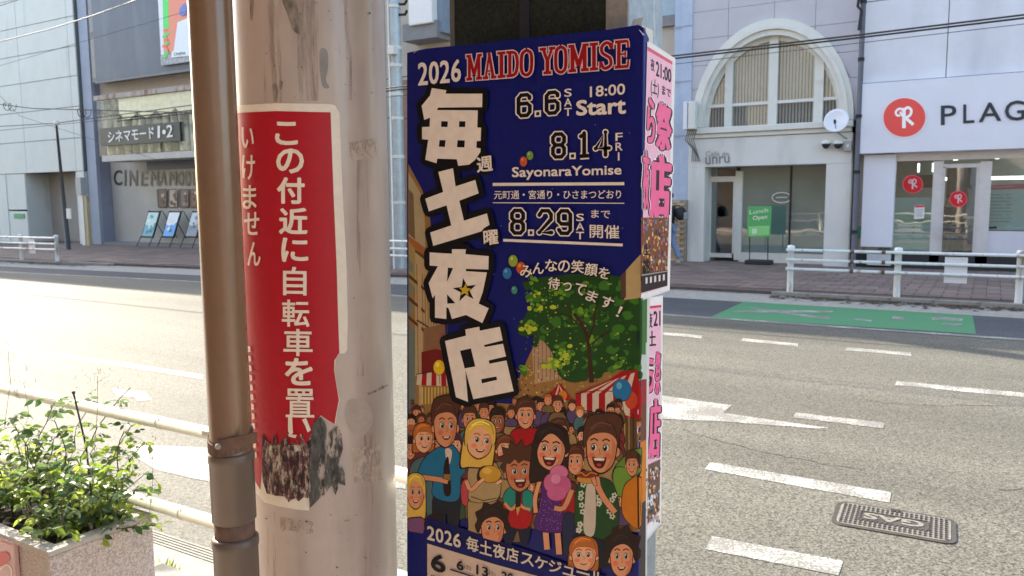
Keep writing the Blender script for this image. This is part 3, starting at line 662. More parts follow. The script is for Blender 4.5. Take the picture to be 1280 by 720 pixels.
# green sign stand in front of the cafe
p = onz(948, 327, .15); e = empty('green_sign_stand', (p.x, 18.85, .15), 'green menu board on a thin black stand outside the cafe', 'sign'); GYs = 18.85
a, b, c, d = rc(934.5, 258, 963, 296.5, GYs)
BX(a, b, GYs, GYs+.03, c, d).build('board', mat('green board', (.10, .42, .13), .4, .05), e)
pr = Print(onwall(GYs), h0=.0008, step=.0003)
pr.poly([(935.5, 283), (962, 282), (961.5, 294), (936, 295.5)], srgb(140, 210, 130)); pr.poly([(940, 286), (946, 285.6), (946, 292), (940, 292.4)], srgb(200, 230, 190))
pr.text('Lunch', ((937, 263), (960, 260), (960, 265), (937, 268)), srgb(225, 240, 215), .01); pr.text('Open', ((941, 270), (959, 268), (959, 275), (941, 277)), srgb(225, 240, 215), .02)
pr.build('board_print', m_pr, e)
for X_ in (a+.06, b-.06): MB().tube([(X_, GYs+.02, c+.1), (X_+.0, GYs+.06, .2)], .012).build('leg', m_dark, e)
BX(a-.02, b+.02, GYs-.1, GYs+.3, .15, .25).build('base', m_dark, e, bevel=.02)

# ---------------------------------------------------------------- brick garden wall, blue pipe column, middle building
bw_ = empty('brick_wall', (ony(850, 290, 19.0).x, 19.0, .15), 'low wall of tan bricks left of the cafe', 'wall')
x1 = cL-.01; x0 = x1-1.5; zt = ony(852, 250, 19.0).z
BX(x0, x1, 19.03, 19.2, .1, zt).build('wall_core', mat('brick mortar', (.28, .24, .19), .9), bw_)
bms = [BX(0, .2, 0, .03, 0, .058).mesh('brick', mat('tan brick %d' % k, c, .85, .15, 20, bump=.3)) for k, c in enumerate(((.42, .30, .18), (.36, .25, .15), (.50, .38, .25)))]
k = 0; z = .16
while z < zt-.06:
    x = x0+(.1 if k % 2 else 0)
    while x < x1-.2: inst('brick', random.choice(bms), bw_, (x-bw_.location.x, 19.0-19.0, z-.15)); x += .21
    z += .068; k += 1
m_blue = mat('pale blue steel', (.42, .50, .62), .45, .08, 3)
e = empty('blue_column', (ony(853, 100, 19.05).x, 19.05, 0), 'pale blue grey square column rising behind the tan brick wall', 'column')
a, b, c, d = rc(844, 10, 862.5, 250, 19.2); BX(a, a+.17, 19.2, 19.6, 0.1, 15).build('column_edge', m_blue, e); BX(a+.18, b, 19.16, 19.6, 0.1, 15).build('column_face', m_blue, e)
for z in (3.2, 4.5, 5.8, 7.1): BX(a-.01, b+.005, 19.15, 19.159, z, z+.03).build('joint_band', mat('joint grey', (.3, .36, .45), .5), e)
mbl = empty('middle_building', (-11, 19.4, 0), 'beige building with a grey blue ledge seen between the pole and the poster', 'building')
X0, X1 = ony(488, 100, 19.4).x-3, a-.02
m_bei = mat('beige wall', (.50, .44, .36), .8, .08, 2); m_gry = mat('grey ledge', (.22, .22, .22), .7, .1)
BX(X0, X1, 19.4, 19.8, 0, 15.2).build('wall', m_bei, mbl)
zz0 = ony(830, 34, 19.4).z; zz1 = ony(830, 26, 19.4).z; xx = ony(833, 30, 19.35).x
BX(xx-3, X1, 19.3, 19.4, zz0, zz1+.1).build('window_head', m_gry, mbl); BX(xx-3, X1, 19.32, 19.4, zz1+.1, zz1+1.6).build('window_band', mat('blue window band', (.35, .45, .52), .2), mbl)
BX(X0, X1, 19.81, 28, 15.0, 15.19).build('roof', m_dark, mbl); BX(X0, X1, 28, 28.2, 0, 15.19).build('rear_wall', m_dark, mbl)
a, b, c, d = rc(509, -40, 540, 28, 18.6); BX(a, b, 18.6, 19.4, c, d).build('sign_box', mat('backlit white sign', (.78, .76, .72), .4, .03), mbl, bevel=.03)
a, b, c, d = rc(503, 31, 546, 46, 18.7); BX(a, b, 18.7, 19.4, c, d).build('ledge', m_gry, mbl)
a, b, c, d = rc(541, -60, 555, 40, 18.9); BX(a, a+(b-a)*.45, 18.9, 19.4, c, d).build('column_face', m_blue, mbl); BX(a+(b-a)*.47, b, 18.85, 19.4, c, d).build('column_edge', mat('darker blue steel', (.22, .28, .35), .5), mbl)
a, b, c, d = rc(503, 100, 512, 306, 19.3); BX(a, b, 19.3, 19.4, .1, d).build('brown_panel', mat('brown slat panel', (.30, .17, .11), .7), mbl)
a, b, c, d = rc(486, 100, 503, 306, 19.3); BX(a, b, 19.3, 19.4, .1, d).build('grey_panel', mat('grey panel', (.2, .23, .25), .6), mbl)
# ---------------------------------------------------------------- cinema building
CYF = 18.0
cn = empty('cinema_building', (-24, CYF, 0), 'cinema building with a dark upper panel and a glass sign canopy', 'building')
m_bg = mat('slate panel', (.095, .115, .15), .5, .12, 1.2, dirt=(1.5, .55, .2, (.14, .16, .19)))
m_pil = mat('blue grey pilaster', (.30, .34, .42), .6, .08, 2); m_bb = mat('beige band', (.46, .41, .34), .8, .08, 2)
X0 = ony(101, 150, CYF).x; X1 = mbl.location.x-3.6
XE = ony(488, 100, 19.4).x-3.01
BX(X0+.1, XE, CYF+.02, CYF+.3, 3.9, 15).build('wall', m_bb, cn)
BX(X0+.1, XE, CYF+.31, 28, 14.8, 14.99).build('roof', m_dark, cn); BX(X0+.1, XE, 28, 28.2, 0, 14.99).build('rear_wall', m_dark, cn); BX(X0+.1, X0+.3, CYF+.31, 28, 0, 14.8).build('side_wall', m_dark, cn)
a, b, c, d = rc(97, 20, 117, 305, CYF-.3)
BX(a, a+.55, CYF-.3, CYF+.3, .1, 15).build('pilaster', m_pil, cn); BX(a+.56, b+.15, CYF-.18, CYF+.3, .1, 15).build('pilaster_side', mat('lilac pilaster', (.24, .26, .34), .6, .08, 2), cn)
a, b, c, d = rc(120, 102, 232, 86, CYF-.5); zb = d and ony(120, 102, CYF-.5).z; px1 = ony(204, 60, CYF-.5).x
BX(a, a+9, CYF-.5, CYF, zb, 12).build('dark_panel', m_bg, cn, bevel=.01)
BX(a-.02, a+9, CYF-.52, CYF-.501, zb-.08, zb).build('panel_trim', m_gry, cn)
a2 = ony(112, 60, CYF-.45).x; wnd = BX(a2, a-.03, CYF-.42, CYF-.1, zb, zb+5.0).build('side_window', m_gry, cn)
for k in range(3): BX(a2+.05, a-.08, CYF-.43, CYF-.421, zb+.15+1.6*k, zb+1.55+1.6*k).build('pane', mat('dull pane', (.16, .13, .14), .3), wnd)
# coloured picture board on the dark panel
bd = empty('picture_board', (px1, CYF-.56, zb), 'colourful picture board in green, orange and white on the dark cinema panel', 'sign')
zA = ony(206, 82, CYF-.56).z
BX(px1, px1+5, CYF-.6, CYF-.53, zA+.35, zA+6).build('board', m_sgn, bd); BX(px1, px1+5, CYF-.62, CYF-.53, zA, zA+.33).build('board_frame', mat('board frame', (.35, .36, .38), .5, .4, 12), bd)
pr = Print(onwall(CYF-.602), h0=.0006, step=.0003)
pr.poly([(202, -60), (260, -60), (260, 73), (205, 75)], srgb(232, 130, 95)); pr.poly([(202, -60), (209.5, -60), (211, 36), (204, 38)], srgb(60, 215, 80))
for k in range(9): pr.ell(207+1.5*math.sin(k*2.1), 38+4*k, 3, 2.5, srgb(*random.choice([(240, 90, 50), (60, 200, 80), (235, 120, 110)])), n=8)
pr.poly([(222, 28), (240, 20), (240, 70), (216, 71)], srgb(225, 232, 245)); pr.smo([(224, 12), (231, 4), (233, 16), (226, 20)], srgb(90, 110, 190)); pr.poly([(215, 64), (240, 61), (240, 69), (214, 72)], srgb(225, 235, 235)); pr.text('CINEMA', ((217, 66), (232, 64.5), (232, 68), (217, 70)), srgb(20, 80, 70), .02)
pr.build('board_picture', m_pr, bd)
# canopy: glass fronted sign case
zc1 = ony(118, 126, CYF-.9).z; zc0 = ony(135, 200, CYF-.9).z; xc = ony(119, 150, CYF-.9).x
xc2 = xc+9
BX(xc, xc2, CYF-.92, CYF, zc1, zc1+.16).build('canopy_top', mat('rusty cornice', (.42, .36, .31), .7, .2, 5, dirt=(4, .52, .12, (.25, .12, .07))), cn)
BX(xc+.25, xc2, CYF-.9, CYF, zc0-.05, zc0+.16).build('canopy_bottom', mat('pale gutter', (.52, .50, .46), .6, .1), cn)
mb = MB(); 
rq = random.Random(8)
for k in range(20):
    x = xc+.5+k*.44; mb.tube([(x, CYF-.60, zc0+.2), (x+rq.uniform(-.1, .15), CYF-.62, zc1)], rq.uniform(.10, .2), 8)
mb.build('pleated_curtain', mat('grey brown curtain', (.16, .14, .11), .8, .3, 2, col2=(.62, .57, .45), thr=(.42, .58), stretch=(1.2, 1, .5)), cn)
BX(xc+.15, xc2, CYF-.4, CYF-.39, zc0+.16, zc1).build('case_back', mat('case back', (.10, .09, .075), .8), cn)
for k in range(7):
    n_ = 10; mb = MB(); q0 = [(xc+1.3+k*1.0+i*.1, CYF-.83, zc1-.5-.22*math.sin(math.pi*i/n_)) for i in range(n_+1)]
    mb.prism([(xc+1.3+k*1.0, CYF-.83, zc1-.02)]+q0+[(xc+2.3+k*1.0, CYF-.83, zc1-.02)], (0, .03, 0)); mb.build('curtain_swag', mat('cream swag', (.80, .73, .50), .7, .15, 6), cn)
BX(xc+.1, xc2, CYF-.88, CYF-.87, zc0+.16, zc1).build('canopy_glass', glassmat('clear case glass', (.97, .97, .95), -.02), cn)
ppl = rc(125, 162, 226, 150, CYF-.95); p1 = ony(125, 161, CYF-.95); p2 = ony(126, 191, CYF-.95); p3 = ony(225, 152, CYF-.95); 
ns = empty('name_board', p1, 'black hanging name board with white Japanese lettering on the cinema canopy', 'sign')
BX(p1.x, p3.x, CYF-.97, CYF-.9, ony(228, 176, CYF-.95).z, p3.z).build('board', mat('black board', (.02, .022, .025), .4), ns)
pr = Print(onwall(CYF-.972), h0=.0008, step=.0003)
pr.text('シネマモード', ((134.5, 164.5), (192, 158), (193, 173), (135, 178.5)), srgb(232, 232, 228), .02)
pr.text('1', ((197, 157.5), (200, 157), (200, 172), (197, 172.6)), srgb(232, 232, 228), .0); pr.ell(205, 165, 2.4, 3, srgb(232, 232, 228), n=8)
pr.text('2', ((208, 156.5), (216, 155.6), (216, 171), (208, 172)), srgb(232, 232, 228), .02)
pr.build('board_lettering', m_pr, ns)
# entrance recess
EY = CYF+.25
a, b, c, d = rc(138, 203, 240, 305, EY)
BX(a, a+8, EY, EY+.2, .1, 3.9).build('entrance_wall', mat('entrance wall', (.50, .48, .42), .75, .08, 1.5), cn)
a2 = ony(184, 205, EY-.02).x; BX(a2, a2+6, EY-.05, EY, ony(184, 213, EY).z, ony(184, 200, EY).z).build('dark_lintel', m_bg, cn)
pr = Print(onwall(EY), h0=.0008, step=.0003)
for ch, x0, x1, y0, y1 in (('C', 142, 153, 212.5, 232), ('I', 155.5, 158, 212.5, 232.5), ('N', 161.5, 172, 213, 232.5), ('E', 176, 184.5, 213.5, 232.5), ('M', 188, 198, 214, 232.3), ('A', 199, 208, 214, 232), ('M', 211, 220.5, 214.5, 232), ('O', 222, 229.5, 214.5, 232), ('D', 231.5, 238, 214.7, 232), ('E', 241, 247, 215, 232)):
    pr.text(ch, ((x0, y0), (x1, y0), (x1, y1), (x0, y1)), srgb(72, 72, 72), .022)
pr.build('wall_lettering', m_pr, cn)
for k, x in enumerate((197.5, 211, 225, 238)):
    f_ = fb(x, 236.5, x+11.5, 259.5, EY, .05, 0); e = empty('film_photo', ony(x+5, 248, EY-.06), ['dark framed film picture at the left end of the row under the cinema lettering', 'second framed film picture from the left, pale in the middle', 'third framed film picture from the left, greyish', 'fourth framed film picture, partly behind the brown pipe'][k], 'picture', 'row of framed film pictures')
    f_.build('frame', mat('brown frame', (.06, .03, .025), .5), e)
    pr = Print(onwall(EY-.051), h0=.0008, step=.0003); rg = random.Random(k)
    pr.poly([(x+1, 237.5), (x+10.5, 237.5), (x+10.5, 258.5), (x+1, 258.5)], srgb(*[(96, 70, 66), (185, 170, 160), (110, 95, 92), (120, 80, 70)][k]))
    for j in range(7): pr.ell(x+3+rg.random()*6, 240+rg.random()*16, 1+rg.random()*1.6, 1+rg.random()*2.5, srgb(*rg.choice([(60, 40, 38), (160, 130, 115), (210, 200, 190), (90, 50, 45)])), n=8)
    pr.build('film_print', m_pr, e)
for k, (x, cols) in enumerate(((176, ((70, 150, 165), (185, 215, 205))), (202, ((60, 150, 220), (225, 232, 235))), (230.5, ((120, 130, 140), (190, 200, 205))))):
    p = onz(x+6, 301, .15); e = empty('poster_stand', (p.x, 17.6, .15), ['teal film poster on a slanted metal easel at the cinema door', 'blue and white film poster on the middle easel', 'grey film poster on the easel half hidden by the brown pipe'][k], 'easel', 'film poster easels at the cinema door')
    Yb = 17.6; a = ony(x, 297, Yb); b = ony(x+15, 297, Yb); z0 = a.z; z1 = ony(x+4, 264, Yb).z; w = b.x-a.x; sl_ = .25
    q = [(a.x, Yb, z0), (b.x, Yb, z0), (b.x+.15, Yb+sl_, z1), (a.x+.15, Yb+sl_, z1)]
    MB().prism(q, (0, .04, 0)).build('panel', m_dark, e)
    A, B_, C_, D_ = [Vector(t) for t in q]
    def em(u, v, h, A=A, B_=B_, D_=D_): return A+(B_-A)*u+(D_-A)*v+Vector((0, -h*8, 0))
    pr = Print(em, h0=.0008, step=.0003); rg = random.Random(k+9)
    pr.poly([(.07, .06), (.93, .06), (.93, .95), (.07, .95)], srgb(*cols[0])); pr.poly([(.07, .5), (.6, .42), (.93, .6), (.93, .95), (.07, .95)], srgb(*cols[1]))
    for j in range(8): pr.ell(.2+.6*rg.random(), .15+.7*rg.random(), .1, .06, srgb(*rg.choice([cols[0], cols[1], (240, 240, 235), (50, 70, 90)])), n=8)
    pr.build('film_poster', m_pr, e)
    for u in (0, 1): P0 = A+(B_-A)*u; MB().tube([P0+Vector((.15, sl_, z1-z0)), P0+Vector((.2, sl_+.05, z1-z0)), P0+Vector((.5, sl_+.5, .02+.15-z0))], .015, 6).build('rear_leg', m_dark, e); MB().tube([P0+Vector((0, .01, .05)), P0+Vector((-.12, -.1, .15-z0))], .015, 6).build('front_leg', m_dark, e)
BX(ony(126, 300, 17.95).x, XE, 17.75, CYF+.3, .15, .24).build('entrance_step', m_gry, cn)
# yellow and white posts beside the pilaster
for x, w, nm, m_, lab in ((104, .09, 'grey_post_box', m_wf, 'slim white post with a grey box beside the cinema pilaster'), (109, .08, 'yellow_post', mat('faded yellow', (.42, .35, .20), .7), 'short faded yellow post against the cinema pilaster')):
    p = onz(x, 308, .15); top = 2.3 if nm[0] == 'g' else 1.9
    e = empty(nm, (p.x, 17.0, .15), lab, 'post'); X_ = ony(x, 290, 17.0).x
    BX(X_-w, X_+w, 17, 17.12, .15, top).build('post', m_, e)
    (BX(X_-.12, X_+.2, 16.9, 17.12, 2.0, 2.6) if nm[0] == 'g' else BX(X_-.1, X_+.1, 16.98, 17.14, 1.9, 1.94)).build('box' if nm[0] == 'g' else 'cap', mat('grey plastic', (.35, .36, .36)), e)
# ---------------------------------------------------------------- building at far left
LF = 17.6
lb = empty('panelled_building', (-33, LF, 0), 'pale panelled building with a recessed shutter at the far left', 'building')
m_lp = mat('pale green panel', (.60, .63, .59), .6, .05, 1.2, dirt=(1., .58, .2, (.42, .44, .41))); m_sh = mat('shutter beige', (.36, .33, .29), .6, .08, 2)
XR2 = ony(98, 120, LF).x; XA = -50.
BX(XA, XR2-.02, LF+.05, LF+.4, ony(50, 215, LF).z+.02, 15.8).build('wall', mat('joint backing', (.16, .17, .16), .9), lb)
zs = [ony(50, y, LF).z for y in (216, 176, 138, 101, 65)]; st = zs[-1]-zs[-2]; zs += [zs[-1]+st*k for k in range(1, 7)]
s1 = ony(88, 100, LF).x; s2 = ony(25, 100, LF).x; pw = s1-s2; cx_ = [XR2, s1, s2, s2-pw, s2-2*pw, s2-3*pw, s2-4*pw]
for z0, z1 in zip(zs, zs[1:]):
    for b, a in zip(cx_, cx_[1:]): BX(a+.012, b-.012, LF, LF+.045, z0+.012, z1-.012).build('wall_panel', m_lp, lb)
xs0 = ony(32, 250, LF).x; xs1 = ony(99, 250, LF).x
BX(XA, ony(9, 250, LF).x, LF-.0, LF+.4, .1, zs[0]-.01).build('ground_wall', m_lp, lb); BX(ony(9, 250, LF).x+.01, xs0, LF+.02, LF+.4, ony(20, 262, LF).z, zs[0]-.01).build('ground_wall', m_lp, lb)
BX(ony(9, 250, LF).x+.01, xs0, LF+.02, LF+.4, .1, ony(20, 264, LF).z).build('ground_wall', m_lp, lb)
BX(xs1-.12, XR2, LF, LF+.4, .1, zs[0]-.01).build('corner_pier', m_lp, lb)
SY = LF+1.0
BX(xs0-1.0, xs1+2.5, SY, SY+.1, .1, zs[0]+.2).build('recess_wall', m_sh, lb)
zl = ony(60, 262, LF).z; x0 = ony(36, 250, SY).x; x1s = ony(99, 250, SY).x
me = BX(0, 2.2, -.03, 0, .005, .095).mesh('shutter_slat', m_sh); 
wS = (x1s-x0)
me = BX(0, wS, -.03, 0, .005, .095).mesh('shutter_slat', m_sh)
z = .2
while z < zs[0]: inst('shutter_slat', me, lb, (x0-lb.location.x, SY-LF, z)); z += .1
BX(xs0-.0, xs0+.03, LF+.05, SY, .1, zs[0]).build('reveal', m_lp, lb)
BX(XA, XR2, LF+.41, 28, 15.5, 15.78).build('roof', m_dark, lb); BX(XA, XR2, 28, 28.2, 0, 15.78).build('rear_wall', m_dark, lb); BX(XR2-.3, XR2-.03, LF+.41, 28, 0, 15.5).build('side_wall', m_dark, lb); BX(XA, XR2-.3, SY+.11, SY+.3, 0, 6).build('inner_wall', m_dark, lb)
e = fb(19, 267, 32, 273, LF+.05, .06, 0).build('green_plate', mat('green plate', (.03, .28, .12)), lb)
# dark leaning lamp post in front
p = onz(85, 308, .15); Yp = 15.2; A = ony(85, 305, Yp); A.z = .15; B_ = ony(70.5, 156, Yp)
lp = empty('lamp_post', A, 'slender dark leaning lamp post with a white lamp in front of the shutter', 'lamp post')
MB().tube([A, A+(B_-A)*.4, B_], [.085, .06, .035], 10).build('post', mat('dark post paint', (.06, .06, .06), .6, .2), lp)
MB().lathe(B_.x, B_.y, [(.01, B_.z-.03), (.09, B_.z), (.1, B_.z+.07), (.05, B_.z+.13), (.005, B_.z+.15)], 14).build('lamp', m_wf, lp)
pq = ony(87, 267, Yp-.1); BX(pq.x-.12, pq.x+.12, Yp-.14, Yp-.1, pq.z-.17, pq.z+.17).build('notice_plate', m_wf, lp)
# ---------------------------------------------------------------- street utility pole far side
p = onz(496, 338, .0); UY = 14.3; ux = ony(497, 200, UY).x
up = empty('steel_street_pole', (ux, UY, .15), 'pale grey steel street pole with a thin cable pipe, seen beside the big pole', 'pole')
m_gs = mat('galvanised steel', (.42, .47, .48), .45, .12, 6, metal=.3)
MB().lathe(ux, UY, [(.15, .1), (.14, 5), (.125, 12.5), (.001, 12.5)], 20).build('shaft', m_gs, up)
u2 = ony(484, 200, UY).x; MB().tube([(u2, UY-.05, .15), (u2, UY-.05, 11)], .06, 10).build('cable_pipe', m_gs, up); u3 = ony(489.5, 200, UY-.15).x; MB().tube([(u3, UY-.15, .15), (u3, UY-.15, 10)], .02, 8).build('thin_pipe', m_wf, up)
for y in (10, 62, 84, 120, 150, 198, 255): z = ony(497, y, UY).z; MB().lathe(ux, UY, [(.155, z), (.155, z+.07)], 18).build('band', m_wf, up)
pz = ony(491, 63, UY-.2); BX(pz.x-.09, pz.x+.09, UY-.28, UY-.12, pz.z-.09, pz.z+.09).build('junction_box', m_wf, up, bevel=.01)
for y in (4, 17): z = ony(506, y, UY).z; MB().tube([(ux+.1, UY, z), (ux+.3, UY, z-.02), (ux+.36, UY, z+.06)], .03, 6).build('step_hook', m_dark, up)
# ================================================================ FENCES AND WIRES
m_fw = mat('fence white paint', (.74, .76, .76), .4, .06, 9, bump=.05, dirt=(9, .56, .12, (.36, .30, .22)))
m_rust = mat('rusty clamp', (.14, .08, .055), .8, .3, 30)
def fence(name, posts, top, label, xl=0, xr=0, notice=None, clamps=None, ball=True):
    e = empty(name, (posts[0][0], posts[0][1], .15), label, 'fence')
    for x, y in posts:
        mb = MB(); mb.lathe(x, y, [(.050, .10), (.050, .15+top), (.062, .15+top+.005), (.062, .15+top+.035), (.05, .15+top+.06), (.001, .15+top+.068)], 16); mb.build('post', m_fw, e)
    a, b = posts[0], posts[-1]
    dx = (b[0]-a[0])/max(1, len(posts)-1) if len(posts) > 1 else 1
    dy = (b[1]-a[1])/(b[0]-a[0])
    for dz in (.02, -.14, -.29):
        z = .15+top+dz-.03
        MB().tube([(a[0]-xl, a[1]-xl*dy-.075, z), (b[0]+xr, b[1]+xr*dy-.075, z)], .024, 10).build('rail', m_fw, e)
    for x in clamps or []:
        y = a[1]+(x-a[0])*dy-.075
        for dz in (.02, -.14, -.29): MB().tube([(x-.025, y, .12+top+dz), (x+.025, y, .12+top+dz)], .034, 10).build('rail_joint', m_rust, e)
    for x in notice or []:
        y = a[1]+(x-a[0])*dy-.045; BX(x-.15, x+.15, y, y+.012, .15+top-.45, .15+top-.06).build('notice_plate', m_sgn, e)
    return e
FYr = 13.70
xp = [ony(988, 340, FYr).x, ony(1122, 340, FYr).x]; stp = xp[1]-xp[0]
fence('guard_fence', [(xp[0]+stp*k, FYr) for k in range(5)], .70, 'white three rail guard fence in front of the white shop', .06, .5, [ony(1195, 335, FYr).x], [ony(1066, 330, FYr).x, ony(1105, 330, FYr).x])
yl = 12.1; xq = [ony(25, 310, yl-.15).x, ony(71, 312, yl).x]; st2 = xq[1]-xq[0]
fence('guard_fence', [(xq[0]-2*st2, yl-.36), (xq[0]-st2, yl-.24), (xq[0], yl-.12), (xq[1], yl)], .63, 'white three rail guard fence ending before the shutter at the far left', .3, .05, [ony(46, 315, yl).x])
yc = 13.4; xm = ony(498, 320, yc).x
fence('guard_fence', [(xm-1.6, yc-.1), (xm+.5, yc)], .70, 'short white guard fence glimpsed between the big pole and the poster', .1, .1)
m_wire = mat('black cable', (.03, .03, .03), .6); m_wire2 = mat('pale twisted cable', (.45, .46, .48), .5, .3, 40)
def wire(pts, Y, r, label, m=m_wire, sag=0, group=None, x_ext=True):
    P = [ony(x, y, Y) for x, y in pts]
    a = P[0]+(P[0]-P[1]).normalized()*14; b = P[-1]+(P[-1]-P[-2]).normalized()*14; P = [a]+P+[b]
    Q = []
    for p, q in zip(P, P[1:]):
        for k in range(6): Q.append(p.lerp(q, k/6))
    Q.append(P[-1])
    return MB().tube(Q, r, 6).build('overhead_cable', m, label=label, cat='cable', group=group)
wire([(840, 70), (1075, 43.5), (1280, 18.5)], 12.0, .013, 'upper of the pair of thick black cables crossing above the arched window')
wire([(840, 73.5), (1075, 47), (1280, 22.5)], 12.0, .013, 'lower of the pair of thick black cables crossing above the arched window')
wire([(1080, 53), (1280, 30)], 12.3, .005, 'thin cable just under the black pair, over the white cladding')
wire([(0, 52), (60, 37), (115, 20), (170, 0)], 11.0, .014, 'pale twisted cable rising to the right over the dark cinema panel', m_wire2)
wire([(0, 7), (22, 0)], 11.5, .010, 'short run of dark cable in the top left corner')
wire([(0, 158), (70, 154), (100, 150)], 15.5, .014, 'dark cable sagging past the white street lamp')
wire([(0, 163), (100, 153)], 15.6, .009, 'thinner cable just below the one at the street lamp')
wire([(0, 82), (110, 50)], 15.7, .006, 'very thin cable crossing the upper panels at the far left')
wire([(5, 131), (40, 135.5), (95, 137)], 15.4, .016, 'thick cable between the two coiled loops at the far left')
for (x, y), lab in (((4, 133), 'coiled cable loop at the very left edge'), ((97, 141), 'coiled cable loop beside the blue grey pilaster')):
    c = ony(x, y, 15.3); MB().tube([c+Vector((.16*math.cos(t*.7)*(1+.1*math.sin(t)), .02*t, .13*math.sin(t*.7))) for t in range(20)], .013, 6).build('cable_loop', m_wire, label=lab, cat='cable')
wire([(14, 134), (25, 145), (50, 153)], 15.4, .006, 'thin slack cable hanging from the left coil')

# ================================================================ NEAR GUARD PIPES
GYp = onz(129, 513, .95).y
m_gp = mat('cream pipe paint', (.68, .67, .58), .35, .07, 12, bump=.08, dirt=(14, .62, .1, (.35, .30, .2)))
gp = empty('guard_pipe_fence', (-2.2, GYp, .145), 'cream painted two pipe guard fence at the kerb behind the plant and the poles', 'fence')
zl_ = onz(129, 513, .95).z; lowz = ony(211, 636, GYp).z
for z in (.95, lowz): MB().tube([(-9, GYp, z), (ony(700, 600, GYp).x, GYp, z)], .0205 if z > .9 else .022, 20).build('pipe', m_gp, gp)
for x in (-8.6, -6.6, -4.6, ony(690, 600, GYp).x): MB().tube([(x, GYp, .14), (x, GYp, .99)], .03, 16).build('post', m_gp, gp)
for x in (ony(200, 530, GYp).x, ony(24, 490, GYp).x): MB().tube([(x, GYp, .95), (x+.012, GYp, .95)], .0225, 20).build('pipe_joint', m_gp, gp)
x = ony(228, 640, GYp).x; MB().tube([(x, GYp, lowz), (x+.01, GYp, lowz)], .024, 20).build('pipe_joint', m_gp, gp)

# ================================================================ UTILITY POLE, STEEL CONDUIT, STICKER
def cyl_from_edges(xl, xr, y, r):
    a = ray(xl, y); b = ray(xr, y); ta = math.atan2(a.x, a.y); tb = math.atan2(b.x, b.y); h = (tb-ta)/2; d = r/math.sin(h); t = (ta+tb)/2
    return d*math.sin(t), d*math.cos(t)
PR = .15; PX, PY = cyl_from_edges(299.5, 487, 300, PR)
m_pole = mat('utility pole paint', (.45, .365, .31), .38, .10, 5, bump=.12, bscale=16, spec=.6, coat=.5, dirt=(4.5, .50, .22, (.24, .18, .145)))
pole = empty('utility_pole', (PX, PY, .145), 'thick round utility pole painted dull pinkish beige, carrying a torn red sticker', 'pole')
MB().lathe(PX, PY, [(PR, .1), (PR, 2.6), (PR-.003, 3.6), (PR-.03, 11)], 96).build('shaft', m_pole, pole)
def oncyl(x, y, h, r=PR):
    d = ray(x, y); a = d.x*d.x+d.y*d.y; b = -(d.x*PX+d.y*PY); c = PX*PX+PY*PY-r*r; q = b*b-a*c
    if q <= 1e-5:                      # past the left limb: go on round the pole
        pa = math.atan2(-PY, -PX); lim = math.acos(r/math.hypot(PX, PY)); return None
    t = (-b-math.sqrt(q))/a; P = EYEP+d*t; n = Vector((P.x-PX, P.y-PY, 0)).normalized(); return Vector((PX, PY, P.z))+n*(r+h)
LIMB = {}
def oncylL(x, y, h):
    k = round(y/4)
    if k not in LIMB:            # where the line of sight grazes the pole
        lo, hi = 240., 392.
        for _ in range(22):
            m_ = (lo+hi)/2
            if oncyl(m_, k*4, h): hi = m_
            else: lo = m_
        LIMB[k] = hi
    lx = LIMB[k]-4
    if x > lx+6: 
        P = oncyl(x, y, h)
        if P: return P
    P = oncyl(lx+6.5, y, h); a = math.atan2(P.y-PY, P.x-PX); a -= (lx+6-x)*.03
    return Vector((PX+(PR+h)*math.cos(a), PY+(PR+h)*math.sin(a), P.z))
def finecut(mb, step=.009):
    """cut flat shapes into upright strips so they follow the round pole"""
    return mb
class CylPrint(Print):
    def sub(s, pts):
        return pts
    def poly(s, pts, col, inv=False):
        # clip polygon into columns of 7 px before wrapping
        h = s.up(); x0 = min(p[0] for p in pts); x1 = max(p[0] for p in pts); n = max(1, int((x1-x0)/6))
        bm = bmesh.new(); bm.faces.new([bm.verts.new((x, y, 0)) for x, y in pts])
        cuts = [260+1.6*k for k in range(50)]+[340+5*k for k in range(40)]
        for q in cuts:
            if x0 < q < x1: bmesh.ops.bisect_plane(bm, geom=bm.verts[:]+bm.edges[:]+bm.faces[:], plane_co=(q, 0, 0), plane_no=(1, 0, 0))
        y0 = min(p[1] for p in pts); y1 = max(p[1] for p in pts); stp_ = 8 if x0 < 345 else 40
        for k in range(1, int((y1-y0)/stp_)+1): bmesh.ops.bisect_plane(bm, geom=bm.verts[:]+bm.edges[:]+bm.faces[:], plane_co=(0, y0+k*stp_, 0), plane_no=(0, 1, 0))
        bmesh.ops.triangulate(bm, faces=bm.faces[:])
        bm.verts.index_update(); i = len(s.m.v)
        for v in bm.verts: s.m.v.append(tuple(s.fn(v.co.x, v.co.y, h)))
        for f in bm.faces: s.m.f.append(tuple(i+v.index for v in f.verts)); s.m.c.append(col); s.m.sm.append(False)
        bm.free()
STC = (srgb(232, 222, 204)); RED = srgb(176, 3, 30)
st = empty('bicycle_warning_sticker', (PX, PY, 1.4), 'tall red sticker with vertical white Japanese writing, torn at its lower right', 'sticker')
P_ = CylPrint(oncylL, h0=.0006, step=.00012)
P_.poly([(268, 137), (300, 131.5), (345, 129), (412, 130), (419, 132), (424, 141), (428.5, 250), (433, 330), (434.5, 400), (433.5, 438), (430, 442), (424.5, 441.5), (419.5, 448), (418, 463), (421.5, 485), (424.5, 500), (421.5, 512), (419, 531), (411, 527), (401, 520), (393, 531), (388, 545), (389, 600), (386.5, 638), (372, 637), (349, 633), (331, 628), (322, 618), (300, 600), (288, 560)], STC)
P_.build('sticker_paper', printmat('sticker print', .42, .4, .10), st)
P_ = CylPrint(oncylL, h0=.0012, step=.00012)
